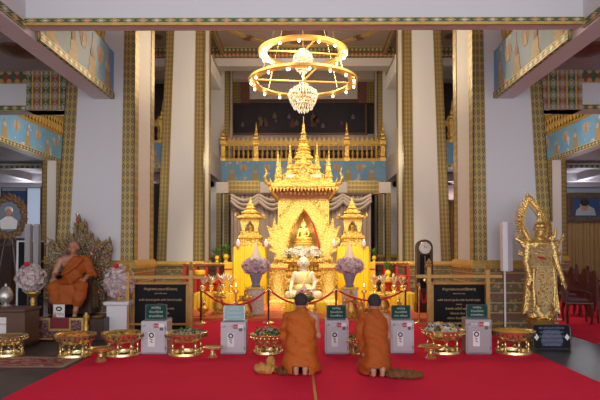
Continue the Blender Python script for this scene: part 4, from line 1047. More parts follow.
def cloth_heap(name, label, cat, loc, rx, ry, h, mat, seed, rz=0, tip=None, mat2=None):
    t = thing(name, label, cat, loc, rz); b = MB(); rr = random.Random(seed)
    b.ball((0, 0, h * .28), (rx, ry, h * .4), 20, 12)
    for i in range(7): b.ball((rr.uniform(-.7, .7) * rx, rr.uniform(-.6, .6) * ry, h * rr.uniform(.2, .5)), (rx * .4, ry * .45, h * rr.uniform(.25, .45)), 14, 8)
    if tip: b.limb([(tip[0], tip[1], h * .4), (tip[0] * 1.05, tip[1], h), (tip[0] * .95, tip[1], h * 1.15)], [rx * .42, rx * .26, rx * .16])
    def g(co, n):
        q = co + n * (.022 * mnoise.noise(co * 16 + Vector((seed, 0, 0))) + .010 * math.sin(co.x * 90 + 6 * mnoise.noise(co * 6)))
        q.z = max(q.z, .001); return q
    fuse(b, 'cloth', mat, t, .011, 1, g)
    part('strap', mat2 or mat, t, lambda b: b.tube([(-rx * .7, -ry * .7, h * .25), (-rx * .2, -ry * 1.0, h * .35), (rx * .4, -ry * .95, h * .25), (rx * .85, -ry * .3, h * .35)], .011, 6), True)
    return t
g = ground(265, 375); cloth_heap('bag', 'crumpled golden tan cloth bag on carpet beside the kneeling monk', 'bag', (g.x, g.y + .08, .012), .17, .12, .16, m_tan, 3, 0, (.06, .03), m_goldp)
g = ground(282.5, 377); cloth_heap('cloth_bundle', 'small dark orange brown rolled cloth between tan bag and the monk', 'cloth', (g.x, g.y + .07, .012), .085, .09, .13, m_brownrobe, 9)
g = ground(407, 381); cloth_heap('cloth_bundle', 'dark brown and ochre crumpled cloth bundle on carpet next to kneeling monk', 'cloth', (g.x, g.y + .10, .012), .25, .12, .13, mk('brown_ochre_cloth', (.17, .075, .018), .8, bump=.5, bscale=30, var=.7, vscale=14), 14, .1)

# ================================================================== OFFERING BOWLS ON STANDS
def stand_bowl(px, py, wpx, label, fill=None, small=False, rimred=False):
    g = ground(px, py); w = wpx / F * g.y * K / 2 * 1.03; y0 = g.y; g.y += w / K
    g = Vector((g.x * g.y / y0, g.y, .012))
    w *= g.y / y0
    if not small:
        t = thing('offering_stand', label, 'offering stand', g); h = w * 1.16
        part('base_ring', m_brass, t, lambda b: b.lathe([(w * .80, 0), (w * .84, .02), (w * .82, .05), (w * .76, .055), (w * .66, .055), (w * .64, .0)], seg=32), True)
        for k in range(7):
            a = 2 * PI * (k + .25) / 7; c, s = math.cos(a), math.sin(a); r = w * .68
            part('leg', m_brass, t, lambda b: b.lathe([(.024, .05), (.030, .07), (.017, .09), (.016, h * .32), (.027, h * .36), (.016, h * .40), (.018, h * .55), (.034, h * .62)], (r * c, r * s, 0), 10), True)
        part('bowl', m_brass, t, lambda b: b.lathe([(.01, h * .58), (w * .74, h * .58), (w * .80, h * .64), (w * .93, h * .72), (w * .97, h * .86), (w * 1.0, h * .93), (w * .95, h * .94), (w * .90, h * .88), (w * .3, h * .80), (.01, h * .80)], seg=40), True)
        for row, (rr, zz_, mt) in enumerate(((.965, .80, m_redwood if rimred else m_brass),)):
            n = 26
            tag(part('lotus_petal_band', mt, t, lambda b: [b.ball((w * rr * math.cos(2 * PI * (j + row * .5) / n), w * rr * math.sin(2 * PI * (j + row * .5) / n), h * zz_), (.013, .013, .020), 6, 5) for j in range(n)], True), kind='stuff')
        top = h * .86; fr = w * .86
    else:
        t = thing('pedestal_tray', label, 'pedestal tray', g); h = w * 1.1
        part('foot', m_brass, t, lambda b: b.lathe([(w * .42, 0), (w * .44, .015), (w * .34, .035), (w * .26, .07), (w * .16, h * .42), (w * .24, h * .5), (w * .2, h * .6), (w * .42, h * .72)], seg=24), True)
        part('tray', m_brass, t, lambda b: b.lathe([(w * .3, h * .70), (w * .8, h * .78), (w * .97, h * .84), (w, h * .95), (w * .95, h * .96), (w * .85, h * .88), (.01, h * .84)], seg=32, star=.02, nst=16), True)
        top = h * .86; fr = w * .75
    if fill:
        lab, mats, tall, leaf, sz = fill
        t2 = thing('flower_offering', lab, 'flowers', (g.x, g.y, g.z + top)); rr = random.Random(int(px))
        tag(petals(MB(), (0, 0, 0), (fr, fr, tall), int((150 if tall > .06 else 330) * (fr / .25)), sz if tall > .06 else sz * .7, list(range(len(mats))), rr, .35, True).build('blossoms', mats, t2), kind='stuff')
        if leaf:
            b = MB()
            for i in range(60):
                a = rr.uniform(0, 2 * PI); r0 = rr.uniform(.2, .9) * fr; L = .07; z0 = rr.uniform(.0, tall * .7)
                p = Vector((r0 * math.cos(a), r0 * math.sin(a), z0)); d = Vector((math.cos(a + rr.uniform(-1, 1)), math.sin(a + rr.uniform(-1, 1)), rr.uniform(.2, 1.2))).normalized() * L; s = d.cross(Vector((0, 0, 1))).normalized() * .022
                b.add([tuple(p), tuple(p + d * .5 - s), tuple(p + d), tuple(p + d * .5 + s)], [(0, 1, 2, 3)])
            tag(b.build('leaves', m_green, t2), kind='stuff')
        part('banana_leaf_tray', m_green, t2, lambda b: b.lathe([(.01, -.03), (fr * .8, -.03), (fr * .9, .005), (.01, .01)], seg=20))
    return t
YF = [m_yelf, m_yelf, m_whitef]
stand_bowl(8, 360, 36, 'golden footed offering bowl beside the brown podium, at the edge of rug')
stand_bowl(75, 361, 40, 'golden offering bowl with red lotus rim in front of monk statue throne', ('yellow and red flower heads filling bowl before the throne', [m_yelf, m_redf, m_yelf, m_goldm], .035, False, .03), rimred=True)
stand_bowl(122.5, 360, 41, 'golden offering bowl with red lotus rim below the white flower pedestal', ('yellow garlands lying in bowl below the white pedestal', [m_yelf, m_goldm, m_green], .025, False, .03), rimred=True)
stand_bowl(186, 359.5, 41, 'golden offering bowl between the two donation boxes nearest monk statue', ('white and green offerings in bowl between two donation boxes', [m_whitef, m_green, m_yelf, m_silver], .05, True, .03), rimred=True)
stand_bowl(268, 357.5, 35, 'golden bowl heaped with flowers just behind the kneeling monk with tan bag', ('heaped red, white and orange flowers beside the kneeling monk', [m_green, m_whitef, m_yelf, m_whitef, m_redf], .12, True, .038))
stand_bowl(361, 358, 30, 'golden bowl half hidden behind the monk beside the brown cloth bundle', ('orange flowers and leaves half hidden behind the second monk', [m_yelf, m_green], .05, True, .03))
stand_bowl(443, 357.5, 42, 'golden bowl heaped with leafy white flowers beside the rightmost donation box', ('leafy white and orange flowers heaped before the black text board', [m_whitef, m_yelf, m_whitef, m_lilac], .13, True, .04))
stand_bowl(513.5, 358, 41, 'golden offering bowl with red lotus rim near the black plaque', ('yellow flower heads in bowl near the black plaque', [m_yelf, m_goldm, m_yelf], .02, False, .03), rimred=True)
stand_bowl(101, 365, 25, 'small golden pedestal tray between two red rimmed bowls', ('red and yellow petals on small tray between two bowls', [m_redf, m_yelf], .015, False, .02), True)
stand_bowl(212.5, 360.5, 20, 'small golden pedestal tray beside the donation box with painted glare', None, True)
stand_bowl(430.5, 362, 24, 'small golden pedestal tray in front of leafy white flower bowl', None, True)

# ================================================================== DONATION BOXES
m_script = mk('white_lettering', (.6, .66, .62), .5)
def donation_box(px0, px1, py0, py1, sy0, label, slab, side=0, teal=False, third='ตามศรัทธา', rz=0, mat=m_grey):
    g = ground((px0 + px1) / 2, py1); D = g.y; w = (X(px1, D, .3) - X(px0, D, .3)) / 2; h = Z(py0, D); d = .17
    t = thing('donation_box', label, 'donation box', (g.x * (1 + d / K / D), D + d / K, .012), rz)
    part('cabinet', mat, t, lambda b: b.bbox(-w, w, -d, d, .015, h, .006))
    part('base', m_greyd, t, lambda b: b.box(-w + .01, w - .01, -d + .01, d - .01, 0, .02))
    dr = part('door', mat, t, lambda b: b.bbox(-w + .022, w - .022, -d - .012, -d, .035, h - .075, .004))
    part('door_gap', m_greyd, t, lambda b: b.box(-w + .018, w - .018, -d - .002, -d, .031, h - .071))
    part('hinge', m_greyd, dr, lambda b: b.cbox((w - .018, -d - .012, h * .78), (.012, .012, .04))); part('hinge', m_greyd, dr, lambda b: b.cbox((w - .018, -d - .012, h * .2), (.012, .012, .04)))
    sl = part('notice_sticker', m_paper, dr, lambda b: b.box(-w * .45, w * .08, -d - .0145, -d - .012, h * .24, h * .66))
    b = MB()
    r = w * .16
    b.tube([(-w * .18 + r * math.cos(a), -d - .016, h * .58 + r * math.sin(a)) for a in [k * PI / 8 for k in range(16)]], .010, 5, True); b.build('ring_emblem', m_blk2, dr, True)
    b = MB(); b.tube([(-w * .32, -d - .016, h * .48), (-w * .10, -d - .016, h * .45), (-w * .25, -d - .016, h * .40), (-w * .08, -d - .016, h * .36)], .006, 4); b.build('black_script_mark', m_blk2, dr)
    part('red_sticker', m_redp, t, lambda b: b.box(w * .02, w * .36, -d - .0155, -d - .012, h * .80, h * .93))
    part('white_sticker', m_paper, t, lambda b: b.box(w * .40, w * .82, -d - .0155, -d - .012, h * .83, h * .93)); part('dark_sticker', m_greyd, t, lambda b: b.box(w * .46, w * .74, -d - .0155, -d - .012, h * .72, h * .81))
    part('small_label', m_paper, t, lambda b: b.box(-w * .62, -w * .08, -d - .0155, -d - .012, h * .84, h * .90))
    text('label_text', 'รับบริจาค', .035, m_blk2, t, (-w * .36, -d - .0165, h * .87)); text('label_text', 'ทำบุญ', .032, m_whitep, t, (w * .19, -d - .0165, h * .865))
    part('coin_slot', m_blk2, t, lambda b: b.box(-.06, .06, -.006, .006, h, h + .002))
    sg = thing('table_sign', ('glare painted pale teal' if teal else 'dark green') + ' sign with white script, on box ' + slab, 'sign', (g.x * (1 + d / K / D), D + .10, .012 + h + .004), rz)
    sw = w * .86; sh = Z(sy0, D) - h
    bm_ = mk('sign_glare_tint', (.30, .55, .56), .1) if teal else m_signg  # glare is put into the face colour of this one sign
    part('border_frame', m_silver if teal else m_greyd, sg, lambda b: b.bbox(-sw, sw, -.012, .012, 0, sh, .012))
    part('face', bm_, sg, lambda b: b.prism([(sw * .93 * a, sh * c) for a, c in ((-1, .15), (-.9, .06), (.9, .06), (1, .15), (1, .85), (.9, .94), (-.9, .94), (-1, .85))], -.015, -.012))
    part('foot', m_greyd, sg, lambda b: b.box(-sw * .9, sw * .9, -.04, .04, 0, .012))
    for k, s in enumerate(('ขอเชิญ', 'ร่วมบริจาค', third)): text('script_line', s, sh * .21, m_script, sg, (0, -.0165, sh * (.78 - .27 * k)))
    return t
donation_box(144, 169.5, 322, 355.5, 306, 'grey metal donation box below the black text board near monk statue', 'nearest the monk statue')
donation_box(222, 247, 323, 355.5, 307, 'grey metal donation box with glare painted on its sign', 'left of the tan bag', teal=True)
donation_box(324.5, 348, 321, 355.5, 307, 'grey metal donation box between the two kneeling monks', 'between the two monks')
donation_box(389, 412, 321, 355, 307, 'grey metal donation box beside the second monk with brown bundle', 'behind the brown bundle', third='ตาม ศรัทธา')
donation_box(464, 489, 320, 355.5, 306, 'grey metal donation box in front of the black text board near deity', 'nearest the golden deity', rz=R(-6), mat=mk('warm_grey_metal', (.36, .34, .35), .4, .3))

# ================================================================== TEXT BOARDS AND GOLDEN BARRIERS
def text_board(fx0, fx1, fy0, fy1, D, label, tone):
    x0, x1 = X(fx0, D), X(fx1, D); z0, z1 = Z(fy1, D), Z(fy0, D); w = (x1 - x0) / 2
    z0 = max(z0, .03); t = thing('text_board', label, 'text board', ((x0 + x1) / 2, D, .012)); f = .05
    part('frame', m_oak, t, lambda b: (b.bbox(-w, w, -.03, .03, z0, z0 + f), b.bbox(-w, w, -.03, .03, z1 - f, z1), b.bbox(-w, -w + f, -.03, .03, z0 + f, z1 - f), b.bbox(w - f, w, -.03, .03, z0 + f, z1 - f)))
    p = part('black_panel', m_black, t, lambda b: b.box(-w + f, w - f, -.01, .01, z0 + f, z1 - f))
    for q in (-1, 1): part('foot', m_oak, t, lambda b: b.bbox(q * w * .8 - .03, q * w * .8 + .03, -.2, .2, 0, z0 + .01))
    H_ = z1 - z0; mt = mk('gold_lettering_' + tone, (.62, .44, .20), .5); s = w * .083
    for k, (q, zf, sc) in enumerate((('คำบูชาพระบรมสารีริกธาตุ', .86, 1.15), ('(กล่าวนะโม ๓ จบ)', .78, .62), ('อะหัง วันทามิ ทูระโต อะหัง วันทามิ ธาตุโย', .655, .92), ('(คำแปล)', .575, .6), ('ข้าพเจ้า ขอไหว้ พระ ธาตุ', .49, 1.0), ('ทั้งหลาย ด้วย ใจ', .40, .95), ('ศรัทธา ด้วยเศียรเกล้า', .31, .95), ('ขอให้มีความสุขความเจริญ', .20, .8), ('สาธุ สาธุ สาธุ', .13, .75))):
        text('script_line', q, s * sc * 1.25, mt, t, ((0 if k < 7 else w * .1), -.0125, z0 + H_ * zf))
    return t
text_board(132.5, 189, 282.5, 343, 7.98, 'black text board with gold script in wooden frame, beside monk statue flower pedestal', 'a')
text_board(430.5, 487, 282.5, 342, 7.98, 'black text board with gold script in wooden frame, beside the golden deity', 'b')
def barrier(posts, y_rail, xa, xb, D, label):
    t = thing('barrier', label, 'barrier', (X((xa + xb) / 2, D), D, .012)); cx = t.location.x
    for px, pt in posts:
        x = X(px, D) - cx; h = Z(pt, D)
        part('post', m_oak, t, lambda b: b.sq([(.06, 0), (.06, .06), (.038, .08), (.034, h - .16), (.05, h - .12), (.03, h - .1), (.04, h - .07), (.004, h)], (x, 0, 0), .1))
    zr = Z(y_rail, D); part('rail', m_oak, t, lambda b: b.bbox(X(xa, D) - cx, X(xb, D) - cx, -.03, .03, zr - .035, zr + .035))
    zr = Z(y_rail + 47, D); part('lower_rail', m_oak, t, lambda b: b.bbox(X(xa, D) - cx, X(xb, D) - cx, -.02, .02, zr - .02, zr + .02))
    return t
barrier([(191, 262), (128, 264)], 278, 118, 204, 7.82, 'golden wooden barrier with pointed posts behind the text board, monk statue side')
barrier([(429, 259), (487.5, 262)], 277, 416, 502, 7.82, 'golden wooden barrier with pointed posts behind the text board, deity side')
# rope posts and red velvet ropes
sp = []
for px, lab in ((201, 'closest to the text board near monk statue'), (268.5, 'behind the monk with tan bag'), (336, 'between the two kneeling monks'), (405.5, 'beside the last rope before the clock'), (419, 'directly in front of the pendulum clock')):
    D = 9.35; x = X(px, D, .6); h = Z(286 if px < 419 else 283, D)
    t = thing('rope_post', 'slim red brown rope post with brass cap, ' + lab, 'rope post', (x, D, .012)); sp.append((x, D, h))
    part('base', m_brass, t, lambda b: b.lathe([(.13, 0), (.13, .015), (.05, .04), (.02, .06)], seg=20), True)
    part('pole', m_redwood if px < 419 else m_brass, t, lambda b: b.lathe([(.02, .05), (.02, h - .08)], seg=12), True)
    part('cap', m_brass, t, lambda b: b.lathe([(.03, h - .08), (.036, h - .06), (.022, h - .04), (.03, h - .02), (.01, h)], seg=14), True)
def rope(a, c, sag, label, r=.021):
    n = 20; pts = []
    for i in range(n + 1):
        u = i / n; pts.append((a[0] + (c[0] - a[0]) * u, a[1] + (c[1] - a[1]) * u - .03, (a[2] + (c[2] - a[2]) * u) - .06 - sag * 4 * u * (1 - u)))
    m0 = Vector((pts[10])); t = thing('rope', label, 'rope', m0)
    o = part('velvet', m_red, t, lambda b: b.tube([tuple(Vector(p) - m0) for p in pts], r, 10), True)
    for p, q in ((pts[0], pts[1]), (pts[-1], pts[-2])): part('brass_end', m_brass, t, lambda b: b.tube([tuple(Vector(p) - m0), tuple(Vector(p) + (Vector(q) - Vector(p)) * .9 - m0)], r * 1.25, 10), True)
rope(sp[0], sp[1], .35, 'red velvet rope sagging over the donation box with painted glare')
rope(sp[1], sp[2], .33, 'red velvet rope sagging behind the kneeling monk with tan bag')
rope(sp[2], sp[3], .25, 'red velvet rope sagging behind the monk with the darker robe')
b0 = (X(432, 8.6), 8.6, Z(283, 8.6)); rope(sp[4], (X(428, 9.3), 9.3, sp[4][2]), .36, 'short red velvet rope hanging in loop in front of the clock', .018)

# ================================================================== PENDULUM CLOCK
D = 10.6; gx = X(424, D); h = Z(240, D); w = (X(432, D) - X(416, D)) / 2
t = thing('pendulum_clock', 'dark wooden arched pendulum clock with white round dial beside column', 'clock', (gx, D, .012))
b = MB(); pr = [(-w, 0), (w, 0), (w, h - w)] + [(w * math.cos(a), h - w + w * math.sin(a)) for a in [k * PI / 12 for k in range(1, 12)]] + [(-w, h - w)]; b.prism(pr, -.12, .12); b.build('case', m_wood, t)
part('plinth', m_wood, t, lambda b: b.bbox(-w * 1.12, w * 1.12, -.16, .14, 0, .3)); part('moulding', m_redwood, t, lambda b: b.bbox(-w * 1.05, w * 1.05, -.14, .13, h * .30, h * .33))
dc = h - w * 1.05
dl = part('dial', m_paper, t, lambda b: b.prism([(w * .70 * math.cos(a), dc + w * .70 * math.sin(a)) for a in [k * PI / 16 for k in range(32)]], -.135, -.12))
part('dial_ring', m_brass, t, lambda b: b.tube([(w * .73 * math.cos(a), -.13, dc + w * .73 * math.sin(a)) for a in [k * PI / 16 for k in range(32)]], .008, 6, True), True)
for k in range(12):
    a = k * PI / 6; part('hour_mark', m_blk2, dl, lambda b: b.tube([(w * .54 * math.cos(a), -.137, dc + w * .54 * math.sin(a)), (w * .64 * math.cos(a), -.137, dc + w * .64 * math.sin(a))], .005, 4))
for a, L, r in ((1.9, .34, .006), (.4, .48, .004)): part('clock_hand', m_blk2, t, lambda b: b.tube([(0, -.139, dc), (w * L * math.cos(a), -.139, dc + w * L * math.sin(a))], r, 4))
part('glass_door', m_black, t, lambda b: b.box(-w * .62, w * .62, -.13, -.12, h * .36, dc - w * .85))
pe = part('pendulum', m_brass, t, lambda b: b.tube([(0, -.134, dc - w), (0, -.134, h * .48)], .006, 6)); part('pendulum_bob', m_brass, pe, lambda b: b.ball((0, -.136, h * .46), (.05, .008, .05), 14, 8), True)

# ================================================================== MONK STATUE ON THRONE
SX, SY = X(75, 8.1, 1), 7.6
pf = 7.55; px0, px1 = X(33, pf, .3), X(84, pf, .3)
t = thing('statue_platform', 'low platform covered with patterned brocade under the seated monk statue', 'platform', ((px0 + px1) / 2, pf, 0)); w = (px1 - px0) / 2; hp = Z(318, pf)
part('platform_body', m_wood, t, lambda b: b.bbox(-w, w + .35, .02, .6, 0, hp - .01))
part('brocade_front', m_cushion, t, lambda b: b.box(-w, w, -.012, .02, .03, hp)); part('brocade_border', m_goldp, t, lambda b: (b.box(-w, w, -.02, -.012, hp - .04, hp), b.box(-w, w, -.02, -.012, .03, .06), b.box(-w, -w + .04, -.02, -.012, .06, hp - .04), b.box(w - .04, w, -.02, -.012, .06, hp - .04)))
part('gold_square', m_goldp, t, lambda b: b.box(-w * .36, w * .50, -.03, -.02, hp * .45, hp)); part('red_square', mk('maroon_brocade', (.22, .02, .03), .7), t, lambda b: b.box(-w * .30, w * .44, -.036, -.03, hp * .55, hp))
for q in (-1, 1): part('gilt_corner_post', m_goldm, t, lambda b: b.lathe([(.05, 0), (.06, .05), (.035, .1), (.05, hp * .6), (.03, hp * .8), (.06, hp + .02), (.02, hp + .1)], (q * (w + .05), -.03, 0), 12), True)
part('scroll_side', m_goldp, t, lambda b: (b.bbox(w + .06, w + .30, .1, .5, 0, hp * .35), b.bbox(w + .06, w + .26, .14, .5, hp * .35, hp * .7), b.bbox(w + .06, w + .22, .18, .5, hp * .7, hp)))
# throne
TY = 8.15
t = thing('throne', 'carved jewelled throne with flame shaped back behind the monk statue', 'throne', (SX, TY, hp))
part('seat_block', m_wood, t, lambda b: b.bbox(-.36, .36, -.28, .2, 0, .42))
b = MB(); rr = random.Random(8)
def off(px, py, D_=8.33): v = at(px, py, D_); return (v.x - SX, v.z - hp)
outline = [off(*p) for p in ((52, 285), (49, 262), (50, 245), (53, 240), (57, 246), (61, 238), (65, 244), (70, 232), (74, 236), (77, 226), (80.5, 214), (84, 226), (88, 222), (89, 236), (94, 233), (96, 244), (101, 240), (103, 248), (108, 243), (112, 240), (114, 250), (111, 262), (108, 280), (106, 300))]
b.prism(outline[::-1], .14, .20); bp = b.build('carved_back', m_throne, t)
b = MB()
for i, (ox, oz) in enumerate(outline[1:-1]):
    for k in range(9):
        q = rr.uniform(.62, 1.0); x = ox * q + rr.uniform(-.03, .03); z = oz * (.75 + .25 * q) ; L = rr.uniform(.05, .10); a = math.atan2(oz - .6, ox - .05)
        b.tube([(x, .12, z), (x + L * .6 * math.cos(a), .08, z + L * .6 * math.sin(a)), (x + L * math.cos(a + .5), .11, z + L * math.sin(a + .5))], [.017, .013, .003], 6)
for i in range(150):
    x = rr.uniform(-.32, .62); z = rr.uniform(.25, 1.25); 
    if ((x - .15) / .5) ** 2 + ((z - .7) / .75) ** 2 < 1: b.tube([(x, .13, z), (x + .02, .08, z + .05), (x - .02, .11, z + .08)], [.016, .013, .003], 5)
tag(b.build('flame_carving', mk('aged_gilt', (.50, .36, .15), .45, .4, var=.6, vscale=30), t, True), kind='stuff')
b = MB()
for i in range(190):
    x = rr.uniform(-.30, .60); z = rr.uniform(.3, 1.3)
    if ((x - .15) / .5) ** 2 + ((z - .7) / .78) ** 2 < 1: b.cm = rr.randrange(4); b.ball((x, .07, z), (.017, .012, .02), 6, 5)
tag(b.build('glass_jewels', [m_redp, m_blueb, m_silver, mk('green_glass', (.05, .25, .12), .2)], t), kind='stuff')
x, z = off(80.5, 220); part('top_jewel', m_redp, t, lambda b: b.ball((x, .1, z), (.035, .03, .06), 10, 8), True); part('silver_finial', m_silver, t, lambda b: b.lathe([(.02, z + .06), (.03, z + .09), (.003, z + .17)], (x, .1, 0), 8), True)
for q in (-1, 1):
    part('armrest', m_wood, t, lambda b: (b.bbox(q * .37 - .035, q * .37 + .035, -.32, .16, .66, .71), b.bbox(q * .37 - .03, q * .37 + .03, -.30, -.24, 0, .66), b.bbox(q * .37 - .03, q * .37 + .03, .1, .16, 0, .66)))
    part('arm_scroll', m_throne, t, lambda b: b.box(q * .37 - .02, q * .37 + .02, -.24, .1, .1, .6))
# the statue itself (life size, seated, facing the hall)
t = thing('monk_statue', 'life sized wax statue of a monk in orange robe seated on throne', 'statue', (SX, TY - .10, hp + .0), R(8)); t.scale = (1.09, 1.0, 1.05)
b = MB(); sh_ = .42
b.ball((0, 0, sh_ + .12), (.18, .15, .13), 18, 12); b.ball((0, .01, sh_ + .30), (.155, .12, .18), 18, 12); b.ball((0, .01, sh_ + .46), (.185, .115, .13), 18, 12)
b.limb([(-.16, .01, sh_ + .55), (0, .01, sh_ + .57), (.16, .01, sh_ + .55)], [.06, .06, .06]); b.limb([(0, .01, sh_ + .56), (0, -.02, sh_ + .68)], [.055, .05])
hc = Vector((0, -.03, sh_ + .755)); head_vol(b, hc, -.15, .06, 1.08)
for q in (-1, 1):
    b.limb([(q * .10, -.02, sh_ + .10), (q * .22, -.40, sh_ + .09)], [.11, .075]); b.limb([(q * .22, -.40, sh_ + .08), (q * .13, -.42, .09)], [.068, .042])
    b.limb([(q * .13, -.42, .06), (q * .15, -.56, .03)], [.042, .032])
    for k in range(5): b.limb([(q * (.125 + .013 * k), -.56, .022), (q * (.128 + .015 * k), -.605 + .006 * k, .014)], [.012, .010], 6)
    el = Vector((q * .30, -.06, sh_ + .28)); wr = Vector((q * .25, -.30, sh_ + .215))
    b.limb([(q * .215, .01, sh_ + .53), tuple(el), tuple(wr)], [.062, .048, .030])
    hand(b, wr, (-q * .05, -1, -.25), (-q, -.2, 0), 1.08, .5)
fuse(b, 'body', m_wax, t, .009, 1)
head_parts(t, hc, -.15, .06, mk('grey_stubble', (.24, .15, .11), .8), 1.05)
b = MB()
b.ball((0, 0, sh_ + .12), (.235, .19, .16), 20, 12); b.ball((0, .0, sh_ + .30), (.185, .15, .2), 20, 12); b.ball((.01, .0, sh_ + .45), (.20, .14, .14), 20, 12); b.ball((.05, .0, sh_ + .535), (.16, .11, .085), 18, 10)
b.limb([(.2, .01, sh_ + .53), (.31, -.05, sh_ + .27), (.27, -.16, sh_ + .24)], [.085, .085, .07])
for q in (-1, 1): b.limb([(q * .10, 0, sh_ + .10), (q * .21, -.40, sh_ + .08), (q * .19, -.42, .30), (q * .16, -.41, .22)], [.14, .115, .10, .085])
b.prism([(-.22, .20), (.22, .20), (.27, sh_ + .12), (-.27, sh_ + .12)], -.46, -.25)
o = fuse(b, 'robe', m_orangef, t, .014, 3, fold(.010, 18, 6, 3, (.6, .2, .6)))
bm = bmesh.new(); bm.from_mesh(o.data)
bmesh.ops.bisect_plane(bm, geom=bm.verts[:] + bm.edges[:] + bm.faces[:], plane_co=(-.03, 0, sh_ + .56), plane_no=Vector((-1, 0, .75)).normalized(), clear_outer=True)
bm.to_mesh(o.data); bm.free(); o.modifiers.new('thick', 'SOLIDIFY').thickness = .008
part('robe_sash', m_orangef, t, lambda b: b.tube([(.16, -.13, sh_ + .56), (.05, -.155, sh_ + .42), (-.08, -.155, sh_ + .32), (-.17, -.10, sh_ + .28)], [.035, .04, .035, .02], 8), True)
# card at his feet
g = at(58.5, 319, 7.5); t = thing('notice_card', 'small white card with dark emblem and red text at the statue feet', 'card', (X(58.5, 7.58, hp), pf + .045, hp + .002))
part('card', m_paper, t, lambda b: b.box(-.10, .10, -.006, .006, 0, .225)); part('emblem', m_blk2, t, lambda b: b.prism([(.055 * math.cos(a), .15 + .042 * math.sin(a)) for a in [k * PI / 8 for k in range(16)]], -.008, -.006)); part('emblem_centre', m_paper, t, lambda b: b.prism([(.03 * math.cos(a), .15 + .02 * math.sin(a)) for a in [k * PI / 8 for k in range(16)]], -.010, -.008)); text('red_text', 'ทำบุญ', .07, m_redp, t, (0, -.008, .06))

# flower arrangements on stands near the statue
def bouquet(px, py, D, rx, rz_, zbase, label, mats, seed, vase=True):
    c = at(px, py, D); t = thing('flower_arrangement', label, 'flowers', (c.x, D, zbase)); zc = c.z - zbase
    tag(petals(MB(), (0, 0, zc), (rx, rx * .85, rz_), 420, .036, [0, 0, 1, 1, 2], random.Random(seed), .78).build('blossoms', mats, t), kind='stuff')
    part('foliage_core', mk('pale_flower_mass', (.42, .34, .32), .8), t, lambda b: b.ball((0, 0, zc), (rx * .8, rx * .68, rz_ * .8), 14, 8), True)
    part('red_rose', m_redf, t, lambda b: b.ball((-.03, -.1, zc + rz_ * .95), (.05, .05, .045), 10, 8), True)
    part('vase', m_brass, t, lambda b: b.lathe([(.08, 0), (.1, .02), (.05, .06), (.09, max(.1, zc - rz_ * .8)), (.1, max(.12, zc - rz_ * .6))], seg=16), True)
    return t
t = thing('flower_pedestal', 'square white pedestal beside the throne carrying pale flowers', 'pedestal', (X(120, 7.9, .5), 7.9, 0)); wp = (X(131, 8, .5) - X(106.5, 8, .5)) / 2; hz = Z(301, 7.85)
part('body', m_whitep, t, lambda b: b.bbox(-wp * .8, wp * .8, -wp * .8, wp * .8, .05, hz - .06, .01)); part('cap', m_whitep, t, lambda b: b.bbox(-wp, wp, -wp, wp, hz - .07, hz, .015)); part('foot', m_whitep, t, lambda b: b.bbox(-wp, wp, -wp, wp, 0, .06))
bouquet(119.5, 282, 7.9, .285, .32, hz + .002, 'pale pink and white flowers on square white pedestal beside the throne', [m_pinkf, m_whitef, m_lilac], 21)
t = thing('flower_stand', 'slender twisted golden stand holding pink flowers beside the monk statue platform', 'stand', (X(33, 7.9, .5), 7.9, 0)); hz = Z(292, 7.9)
part('foot', m_goldm, t, lambda b: b.lathe([(.15, 0), (.15, .04), (.06, .08), (.04, .14)], seg=16), True); part('stem', m_goldm, t, lambda b: b.lathe([(.04, .12), (.07, .2), (.04, .28), (.07, .4), (.035, .5), (.06, hz - .15), (.035, hz - .1)], seg=12), True); part('plate', m_goldm, t, lambda b: b.lathe([(.05, hz - .1), (.13, hz - .02), (.13, hz)], seg=16), True)
bouquet(31, 278, 7.9, .27, .27, hz + .002, 'pink and white flowers on slender golden stand beside the monk statue', [m_pinkf, m_whitef, m_lilac], 22)

# tall grey column loudspeakers, framed glass panel, podium, oval portrait, side table
for px, lab in ((28.5, 'tall slim grey column loudspeaker nearer the oval gilt portrait'), (37, 'tall slim grey column loudspeaker nearer the throne')):
    D = 8.6; t = thing('column_speaker', lab, 'loudspeaker', (X(px, D, 1.5), D, 0)); w = .05; z0, z1 = Z(268, D), Z(224, D)
    part('cabinet', mk('beige_grey_plastic', (.46, .45, .43), .5), t, lambda b: b.bbox(-w, w, -.06, .06, z0 - .3, z1, .01)); part('grille', m_soffit, t, lambda b: b.box(-w * .75, w * .75, -.066, -.06, z0 - .28, z1 - .03)); part('pole', m_greyd, t, lambda b: b.lathe([(.02, .03), (.02, z0 - .3)], seg=8), True); part('foot', m_greyd, t, lambda b: b.lathe([(.16, 0), (.16, .02), (.03, .05)], seg=16), True)
D = 8.9; t = thing('display_case', 'dark glazed display panel with pale edge behind the pink flowers', 'display panel', (X(31, D, 1), D, 0)); w = (X(43, D) - X(19, D)) / 2; z1 = Z(242, D)
part('dark_panel', m_black, t, lambda b: b.box(-w, w, -.03, .03, .05, z1)); part('pale_edge', m_whitep, t, lambda b: (b.box(-w - .04, -w, -.04, .04, 0, z1 + .03), b.box(-w, w, -.04, .04, z1, z1 + .03)))
D = 7.0; x1 = X(26, D, .5); t = thing('podium', 'brown wooden podium with white paper near dark marble floor edge', 'podium', (x1 - .42, D, 0)); hz = Z(309, D)
part('body', m_brown, t, lambda b: b.bbox(-.42, .40, 0, .5, .06, hz - .05)); part('top', m_brown, t, lambda b: b.bbox(-.46, .42, -.04, .54, hz - .05, hz)); part('base', m_wood, t, lambda b: b.box(-.44, .41, -.02, .52, 0, .07))
part('paper_notice', m_paper, t, lambda b: b.box(-.02, .10, -.006, 0, hz - .5, hz - .14)); text('notice_text', 'ประกาศ', .05, m_redp, t, (.04, -.008, hz - .25))
t = thing('silver_bowl', 'round pale wicker textured silver bowl standing on brown podium', 'bowl', (X(7, 7.25, 1), D + .22, hz + .002))
